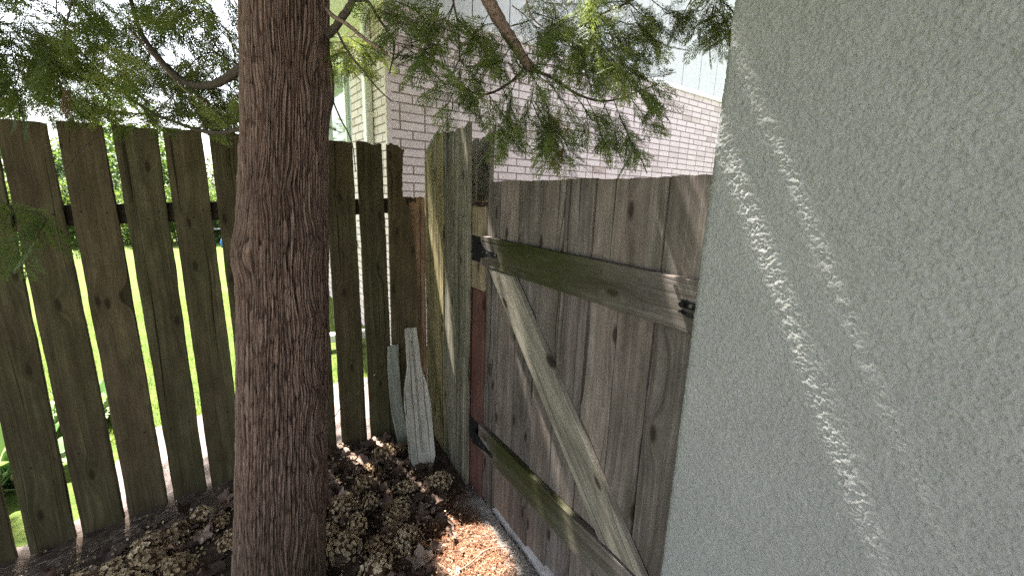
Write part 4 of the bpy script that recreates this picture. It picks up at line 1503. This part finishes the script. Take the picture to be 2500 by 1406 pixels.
def leaf_shape(seed, lobes=5, n=40):
    r = rngf(seed)
    th = np.linspace(0, 2 * math.pi, n, endpoint=False)
    rad = .55 + .30 * abs(np.cos(th * lobes / 2)) ** 1.5 + .06 * np.cos(th * 17 + r.random() * 6)
    rad *= 1 + .12 * r.normal(0, 1, n) * .5
    rings = 5
    v = [[0, 0, 0]]
    c1, c2, ph = r.normal(0, .55), r.normal(0, .55), r.uniform(0, 6)
    for j in range(1, rings + 1):
        f = j / rings
        for k in range(n):
            x, y = rad[k] * f * math.cos(th[k]), rad[k] * f * math.sin(th[k]) * .85
            zc = c1 * x * x + c2 * y * y + .14 * math.sin(3 * th[k] + ph) * f * f + .05 * math.sin(8 * x + ph) * f - .06 * abs(math.sin(th[k] * lobes / 2)) * f
            v.append([x, y, zc])
    t = [[0, 1 + k, 1 + (k + 1) % n] for k in range(n)]
    qd = [[1 + (j - 1) * n + k, 1 + j * n + k, 1 + j * n + (k + 1) % n, 1 + (j - 1) * n + (k + 1) % n] for j in range(1, rings) for k in range(n)]
    return np.array(v), np.array(qd), np.array(t)


LEAF = [leaf_shape(300 + k, 5 if k < 4 else 2) for k in range(7)]
def petal_shape(seed):
    r = rngf(seed)
    n = 9
    th = np.linspace(0, 2 * math.pi, n, endpoint=False)
    v = [[0, .5, -.05]]
    for k in range(n):
        x, y = .42 * math.sin(th[k]) * (1 + .1 * r.normal()), .5 - .5 * math.cos(th[k])
        v.append([x, y, .25 * (x * x) * 2 + .22 * (y - .2) ** 2 + .03 * r.normal()])
    return np.array(v), None, np.array([[0, 1 + k, 1 + (k + 1) % n] for k in range(n)])


PET = [petal_shape(400 + k) for k in range(5)]
def head_mesh(seed, n=100):
    """dried hydrangea flower head: dome of four-petalled florets"""
    r = rngf(seed)
    mb = MB()
    for k in range(n):
        f = (k + .5) / n
        ph = math.acos(1 - 1.55 * f)
        a = k * 2.39996 + r.normal(0, .2)
        nr = np.array([math.sin(ph) * math.cos(a), math.sin(ph) * math.sin(a), math.cos(ph)])
        c = nr * np.array([.056, .056, .046]) * (1 + .09 * r.normal())
        nr = nr + r.normal(0, .28, 3)
        nr /= np.linalg.norm(nr)
        u = np.cross(nr, r.normal(0, 1, 3))
        u /= np.linalg.norm(u)
        w_ = np.cross(nr, u)
        tf = r.uniform(.22, .72) + (.0, .14, .28, .36, -.05, .2)[seed % 6]
        for j in range(4):
            if r.random() < .06:
                continue
            aa = j * math.pi / 2 + r.normal(0, .15)
            yd = u * math.cos(aa) + w_ * math.sin(aa) + nr * r.uniform(-.1, .5)
            yd /= np.linalg.norm(yd)
            xd = np.cross(yd, nr)
            xd /= np.linalg.norm(xd)
            zd = np.cross(xd, yd)
            v, q_, t_ = PET[r.integers(5)]
            sz = r.uniform(.0085, .0125)
            mb.add(c + sz * (v[:, 0:1] * xd + v[:, 1:2] * yd + v[:, 2:3] * zd), q_, t_, tint=float(np.clip(tf + r.normal(0, .12), 0, 1)))
    cv = np.array([[.040 * math.sin(a) * math.cos(b), .040 * math.sin(a) * math.sin(b), .032 * math.cos(a) - .004] for a in np.linspace(.05, 2.6, 6) for b in np.arange(10) * .6283])
    mb.add(cv, [[i * 10 + j, (i + 1) * 10 + j, (i + 1) * 10 + (j + 1) % 10, i * 10 + (j + 1) % 10] for i in range(5) for j in range(10)], tint=.02)
    for k in range(14):      # stalks inside
        a, b = r.uniform(0, 6.28), r.uniform(0, .045)
        mb.tube([[0, 0, -.05], [b * math.cos(a), b * math.sin(a), .02]], .0009, 4, tint=.05)
    return mb.mesh('flower_head', M_PETAL, True, True)


HM = [head_mesh(498 + k) for k in range(6)]
rh = rngf(8)
HEADS = [(-.33, -.29, 1.0), (-.24, -.26, .9), (-.49, -.53, 1.1), (-.31, -.62, 1.15), (-.13, -.645, 1.1), (-.58, -.77, 1.1), (-.43, -.79, 1.1), (-.65, -.86, 1.1), (-.52, -.93, 1.1), (-.40, -.93, 1.0),
         (-.36, -.74, 1.0), (-.60, -.62, 1.0), (-.42, -.40, 1.0), (-1.18, -.30, 1.1), (-1.26, -.36, 1.1), (-1.36, -.42, 1.1), (-1.46, -.44, 1.1), (-1.58, -.44, 1.1), (-1.24, -.60, 1.1), (-1.40, -.56, 1.1),
         (-1.11, -.42, 1.0), (-1.52, -.56, 1.1), (-1.66, -.52, 1.0), (-.50, -.66, .9), (-1.33, -.50, 1.0), (-.70, -.74, 1.0), (-1.07, -.56, 1.0), (-.56, -1.02, 1.1)]
for k, (x, y, s_) in enumerate(HEADS):
    z_ = float(ground_z(np.array([x]), np.array([y]))[0]) + .022
    o = tag(link('hydrangea_head', HM[(k * 5) % 6], None, (x, y, z_), (rh.normal(0, .45), rh.normal(0, .45), rh.uniform(0, 6.28))),
            'dry tan hydrangea flower head lying on the leaf litter along the fence', 'flower head', 'dried hydrangea heads on the litter')
    s_ *= rh.uniform(.8, 1.25)
    o.scale = (s_, s_ * rh.uniform(.8, 1.1), s_ * rh.uniform(.6, .9))
bpy.data.objects['hydrangea_head.004']['label'] = 'dry tan hydrangea flower head pressed between bleached plank and corner boards'

rl = rngf(12)
tr = []
for k in range(640):
    if rl.random() < .62:
        x, y = rl.normal(-.42, .22), rl.normal(-.62, .33)
    else:
        x, y = rl.normal(-1.35, .35), rl.normal(-.5, .22)
    if y > -.03 or x > -.12 or (x > -.2 and y < -.95):
        continue
    z_ = float(ground_z(np.array([x]), np.array([y]))[0]) + rl.uniform(.0, .04)
    tr.append((rl.integers(7), rot3(rl, .45) * rl.uniform(.022, .058), np.array([x, y, z_]), rl.uniform(0, .9) ** 1.5))
scatter('leaf_litter', LEAF, tr, M_DRY, label='layer of dark brown dead leaves under the flower heads', cat='leaf litter')
tr = []
for k in range(1500):      # loose petals
    x, y = (rl.normal(-.45, .2), rl.normal(-.65, .28)) if rl.random() < .6 else (rl.normal(-1.35, .3), rl.normal(-.45, .18))
    if y > -.03 or x > -.12:
        continue
    z_ = float(ground_z(np.array([x]), np.array([y]))[0]) + rl.uniform(.004, .045)
    tr.append((rl.integers(5), rot3(rl, .6) * rl.uniform(.009, .014), np.array([x, y, z_]), rl.uniform(.1, 1)))
scatter('loose_petals', PET, tr, M_PETAL, label='loose tan hydrangea petals strewn over the dead leaves', cat='petals')
# big curled leaves
BIG = [(-.385, -1.06, .075, .82, 'large pale crumpled leaf at the bottom beside the sunny needles'), (-.56, -1.03, .06, .5, 'curled brown leaf left of the large pale crumpled leaf'),
       (-.20, -.80, .055, .3, 'dark brown leaf below the bleached plank tip'), (-.47, -1.10, .05, .35, 'dark folded leaf between the two curled leaves'),
       (-1.12, -.36, .055, .78, 'pale greyish leaf among flower heads left of the trunk'), (-1.27, -.50, .055, .97, 'rusty red leaf among flower heads left of the trunk'),
       (-.30, -.84, .05, .35, 'crumpled dark leaf above the strip of sunlight')]
for k, (x, y, s_, t_, lab) in enumerate(BIG):
    v, q_, f_ = LEAF[k % 4]
    mb = MB()
    mb.add(v * s_, q_, f_, tint=t_)
    me = mb.mesh('fallen_leaf', M_DRY, True, True)
    z_ = float(ground_z(np.array([x]), np.array([y]))[0]) + .04
    tag(link('fallen_leaf', me, None, (x, y, z_), (rl.normal(0, .3) + .15, rl.normal(0, .3), rl.uniform(0, 6))), lab, 'leaf', 'large fallen leaves')

strip = (np.array([[-.5, -.06, 0], [.5, -.035, .02], [.5, .035, .02], [-.5, .06, 0], [0, -.06, .06], [0, .06, .06]]), np.array([[0, 4, 5, 3], [4, 1, 2, 5]]), None)
tr = []
for k in range(9500):      # orange cedar needles by the gate
    x, y = rl.normal(-.15, .075), rl.normal(-1.14, .13)
    if rl.random() < .25:
        x, y = rl.normal(-.2, .13), rl.normal(-.95, .2)
    if x > -.035 + .01 * math.sin(y * 40):
        continue
    z_ = max(float(ground_z(np.array([x]), np.array([y]))[0]), 0) + rl.uniform(.0, .022)
    tr.append((0, rot3(rl, .35) * np.array([[rl.uniform(.010, .026), .018, .02]]), np.array([x, y, z_]), rl.uniform(.1, 1)))
scatter('cedar_needles', [strip], tr, M_NEEDLE, label='orange brown cedar needles heaped in the sunny patch by the gate', cat='needles')
tr = []
for k in range(900):       # grey bits on the bare strip at the gate
    y = rl.uniform(-1.9, -.72)
    x = rl.normal(-.0, .05)
    z_ = float(ground_z(np.array([x]), np.array([y]))[0]) * (x < .03) + rl.uniform(.0, .012)
    tr.append((0, rot3(rl, .2) * np.array([[rl.uniform(.008, .035), .016, .02]]), np.array([x, y, z_ + .004]), rl.uniform(0, 1)))
for k in range(320):       # stalks along the fence foot at left
    x, y = rl.uniform(-2.2, -1.2), rl.normal(-.18, .07)
    z_ = float(ground_z(np.array([x]), np.array([y]))[0]) + rl.uniform(.0, .03)
    a = rl.normal(.25, .35)
    tr.append((0, np.array(Matrix.Rotation(a, 3, 'Z')) * np.array([[rl.uniform(.02, .07), .02, .02]]), np.array([x, y, z_]), rl.uniform(0, .6)))
scatter('twig_debris', [strip], tr, M_PALE, label='thin grey twigs and straw bits strewn along the gate and fence foot', cat='debris')
tr = []
for k in range(170):
    p = np.array([rl.uniform(.03, .15), rl.uniform(-.815, -.69), 1.502 + rl.uniform(0, .028)])
    tr.append((rl.integers(7), rot3(rl, .7) * rl.uniform(.010, .022), p, rl.uniform(0, .8)))
scatter('post_debris', LEAF, tr, M_DRY, label='crumbled dead leaves lodged on top of the gate post', cat='debris')
# twigs
def twig(name, pts, r0, r1, mat, label):
    mb = MB()
    mb.tube(smooth_path(pts, 6), np.linspace(r0, r1, (len(pts) - 1) * 6 + 1), 6, wob=.2)
    return tag(mb.build(name, mat, None, smooth=True), label, 'twig')


twig('bare_twig', [(-.66, -.56, .455), (-.56, -.43, .50), (-.47, -.33, .497), (-.41, -.25, .503), (-.33, -.12, .49), (-.276, -.022, .487)], .0022, .0012, M_LIMB2, 'thin bare twig slanting from the trunk to the pickets')
twig('fallen_twig', [(-.27, -1.18, .03), (-.20, -1.17, .035), (-.12, -1.15, .04), (-.04, -1.17, .035), (.0, -1.19, .02)], .003, .002, M_LIMB2, 'pale fallen twig lying across the sunny orange needles')
twig('fallen_twig', [(-.42, -.80, .06), (-.39, -.86, .065), (-.345, -.90, .06), (-.33, -.97, .045)], .0022, .0015, M_LIMB2, 'short bent grey twig on the dead leaves near the gate')

# ------------------------------------------------------------------ beyond the fence
def bush_mesh(name, seed, n, size, leaf, mat, tint=(0, 1), trunk=None):
    r = rngf(seed)
    mb = MB()
    lumps = [(r.normal(0, .33, 3) * [1, 1, .5] + [0, 0, .55], r.uniform(.28, .45)) for _ in range(9)]
    V, Q, T = [], [], []
    for k in range(n):
        c, rad_ = lumps[r.integers(9)]
        d = r.normal(0, 1, 3)
        d /= np.linalg.norm(d)
        p = (c + d * rad_ * r.uniform(.65, 1.05)) * size
        if p[2] < .02:
            continue
        nr = d + r.normal(0, .6, 3)
        u = np.cross(nr, r.normal(0, 1, 3))
        u /= np.linalg.norm(u)
        w_ = np.cross(nr / np.linalg.norm(nr), u)
        l = leaf * r.uniform(.6, 1.3)
        i = len(V) * 4
        V.append([p - u * l, p - w_ * l * .45, p + u * l, p + w_ * l * .45])
        T.append([np.clip(r.uniform(*tint), 0, 1)] * 4)
    V = np.array(V).reshape(-1, 3)
    return mesh_np(name, V, np.arange(len(V)).reshape(-1, 4), mat, smooth=False, tint=np.array(T).ravel())


HBM = [bush_mesh('crown', 600 + k, 5200, np.array([1.25, 1.0, 1.55]), .055, M_LEAFG, (.2, 1)) for k in range(3)]
TBM = [bush_mesh('crown', 620 + k, 7000, np.array([2.4, 2.2, 4.2]), .10, M_LEAFG, (0, .7)) for k in range(3)]
rg = rngf(15)
HL = ['yellow green clipped hedge shrub at the far end of the lawn', ]
for k in range(12):
    x = -9.5 + k * .95 + rg.normal(0, .1)
    b = thing('hedge_shrub', HL[0], 'shrub', (x, 13.9 + rg.normal(0, .15), -.15), 'hedge shrubs across the far lawn')
    b.rotation_euler = (0, 0, rg.uniform(0, 6))
    s_ = rg.uniform(.92, 1.08)
    b.scale = (s_, s_, s_)
    link('crown', HBM[k % 3], b)
    mb = MB()
    for j in range(4):
        mb.tube([[.1 * j - .15, 0, 0], [.2 * j - .3, .05, .6]], .02, 6)
    mb.build('stems', M_LIMB, b)
for k in range(9):
    x = -13 + k * 1.75 + rg.normal(0, .3)
    if k in (3, 6):
        continue
    b = thing('background_tree', 'dark leafy tree rising behind the yellow green hedge', 'tree', (x, 18.5 + rg.normal(0, .6), -.2), 'trees behind the far hedge')
    b.rotation_euler = (0, 0, rg.uniform(0, 6))
    s_ = rg.uniform(.62, .86)
    b.scale = (s_ * 1.2, s_ * 1.2, s_)
    link('crown', TBM[k % 3], b)
    mb = MB()
    mb.tube([[0, 0, 0], [.05, 0, 1.2], [0, .1, 3.0]], [.13, .11, .05], 8)
    mb.build('trunk', M_LIMB, b)

# leafy clumps right behind the fence at the far left
def clump(label, x, y, n, L_, seed, z0=-.12):
    r = rngf(seed)
    mb = MB()
    for k in range(n):
        a, tl, ll = r.uniform(0, 6.28), r.uniform(.25, 1.0), L_ * r.uniform(.6, 1.1)
        d = np.array([math.cos(a), math.sin(a), 0])
        sd = np.array([-d[1], d[0], 0])
        pts = []
        for j in range(7):
            f = j / 6
            c = d * ll * f * tl + np.array([0, 0, ll * (f * (1.15 - .35 * tl) - .62 * tl * f * f)])
            wv = .16 * ll * math.sin(math.pi * min(1, f * .93 + .05)) + .002
            pts += [c - sd * wv, c + [0, 0, -.012], c + sd * wv]
        qd = [[j * 3 + i, j * 3 + i + 1, (j + 1) * 3 + i + 1, (j + 1) * 3 + i] for j in range(6) for i in range(2)]
        base = r.uniform(.1, .45)
        tt = np.array([.95 if i != 1 and r.random() < .7 else base for j in range(7) for i in range(3)])
        mb.add(np.array(pts) + r.normal(0, .05, 3) * [1, 1, 0], qd, tint=tt)
    return tag(mb.build('leafy_plant', M_HOSTA, None, smooth=True, loc=(x, y, z0), tint=True), label, 'plant')


clump('pale edged leafy plant behind the leftmost pickets, nearest the fence', -2.13, .72, 60, .40, 3)
clump('pale edged leafy plant behind the leftmost pickets, farthest from the fence', -2.45, 1.45, 60, .45, 4)
clump('low green leafy plant beyond the gap left of the second picket', -1.98, 1.35, 50, .36, 5)
# a short garden wall of pale blocks, a bench and a blue bag at the far end of the lawn
gw = thing('garden_wall', 'low pale block wall at the far end of the lawn', 'wall', (-1.6, 14.9, -.13))
mb = MB()
for r_ in range(5):
    for k in range(5):
        mb.box((-1.0 + k * .5 + (.25 if r_ % 2 else 0), 0, r_ * .17), (-1.0 + k * .5 + .485 + (.25 if r_ % 2 else 0), .3, r_ * .17 + .155), bev=.012)
mb.build('blocks', plain('pale_block', (.55, .46, .44), .9), gw)
mb = MB()
mb.box((-1.05, -.04, .86), (1.75, .34, .93), bev=.01)
mb.build('coping', plain('coping_stone', (.62, .58, .56), .9), gw)
bn = thing('garden_bench', 'dark garden bench in front of the low block wall', 'bench', (-1.75, 13.3, -.13))
mb = MB()
for k in range(4):
    mb.box((-.7, -.2 + k * .11, .42), (.7, -.11 + k * .11, .45), bev=.004)
mb.build('seat', plain('bench_slats', (.35, .33, .32), .8), bn)
mb = MB()
for k in range(3):
    mb.box((-.7, .24, .52 + k * .12), (.7, .27, .60 + k * .12), bev=.004)
mb.build('backrest', plain('bench_back', (.05, .05, .06), .8), bn)
for sx in (-.62, .58):
    for sy in (-.18, .2):
        mb = MB()
        mb.box((sx, sy, 0), (sx + .05, sy + .05, .42), bev=.004)
        mb.build('leg', plain('bench_leg', (.04, .04, .045), .8), bn)
mb = MB()
tv = []
for j, (zz_, r_) in enumerate([(0, .26), (.1, .30), (.25, .24), (.4, .14), (.52, .05)]):
    for k in range(12):
        a = k / 12 * 2 * math.pi
        rj = r_ * (1 + .15 * math.sin(3 * a + j))
        tv.append([rj * math.cos(a), rj * math.sin(a), zz_])
tv.append([0, 0, .56])
mb.add(np.array(tv), [[j * 12 + k, j * 12 + (k + 1) % 12, (j + 1) * 12 + (k + 1) % 12, (j + 1) * 12 + k] for j in range(4) for k in range(12)], [[60, 48 + k, 48 + (k + 1) % 12] for k in range(12)])
tag(mb.build('blue_tarp', plain('blue_tarp', (.02, .16, .45), .5), None, True, (-1.45, 12.2, -.13)), 'small bright blue bundled tarp on the lawn by the bench', 'tarp')

# grass blades on the near lawn
rgz = rngf(19)
n = 26000
gxx = rgz.uniform(-3.2, .2, n)
gyy = .95 + rgz.random(n) ** 1.6 * 4.5
an = rgz.uniform(0, 6.28, n)
hh = rgz.uniform(.03, .075, n)
ln_ = rgz.normal(0, .35, (n, 2))
base = np.stack([gxx, gyy, np.full(n, -.14)], 1)
sd = np.stack([np.cos(an), np.sin(an), np.zeros(n)], 1) * .0035
tp_ = base + np.stack([ln_[:, 0] * hh, ln_[:, 1] * hh, hh], 1)
V = np.stack([base - sd, base + sd, tp_], 1).reshape(-1, 3)
tag(link('grass', mesh_np('grass', V, np.arange(3 * n).reshape(-1, 3), M_GRASS, smooth=False, tint=np.repeat(rgz.random(n), 3))), 'short bright grass blades on the near edge of the lawn', 'grass', None, 'stuff')
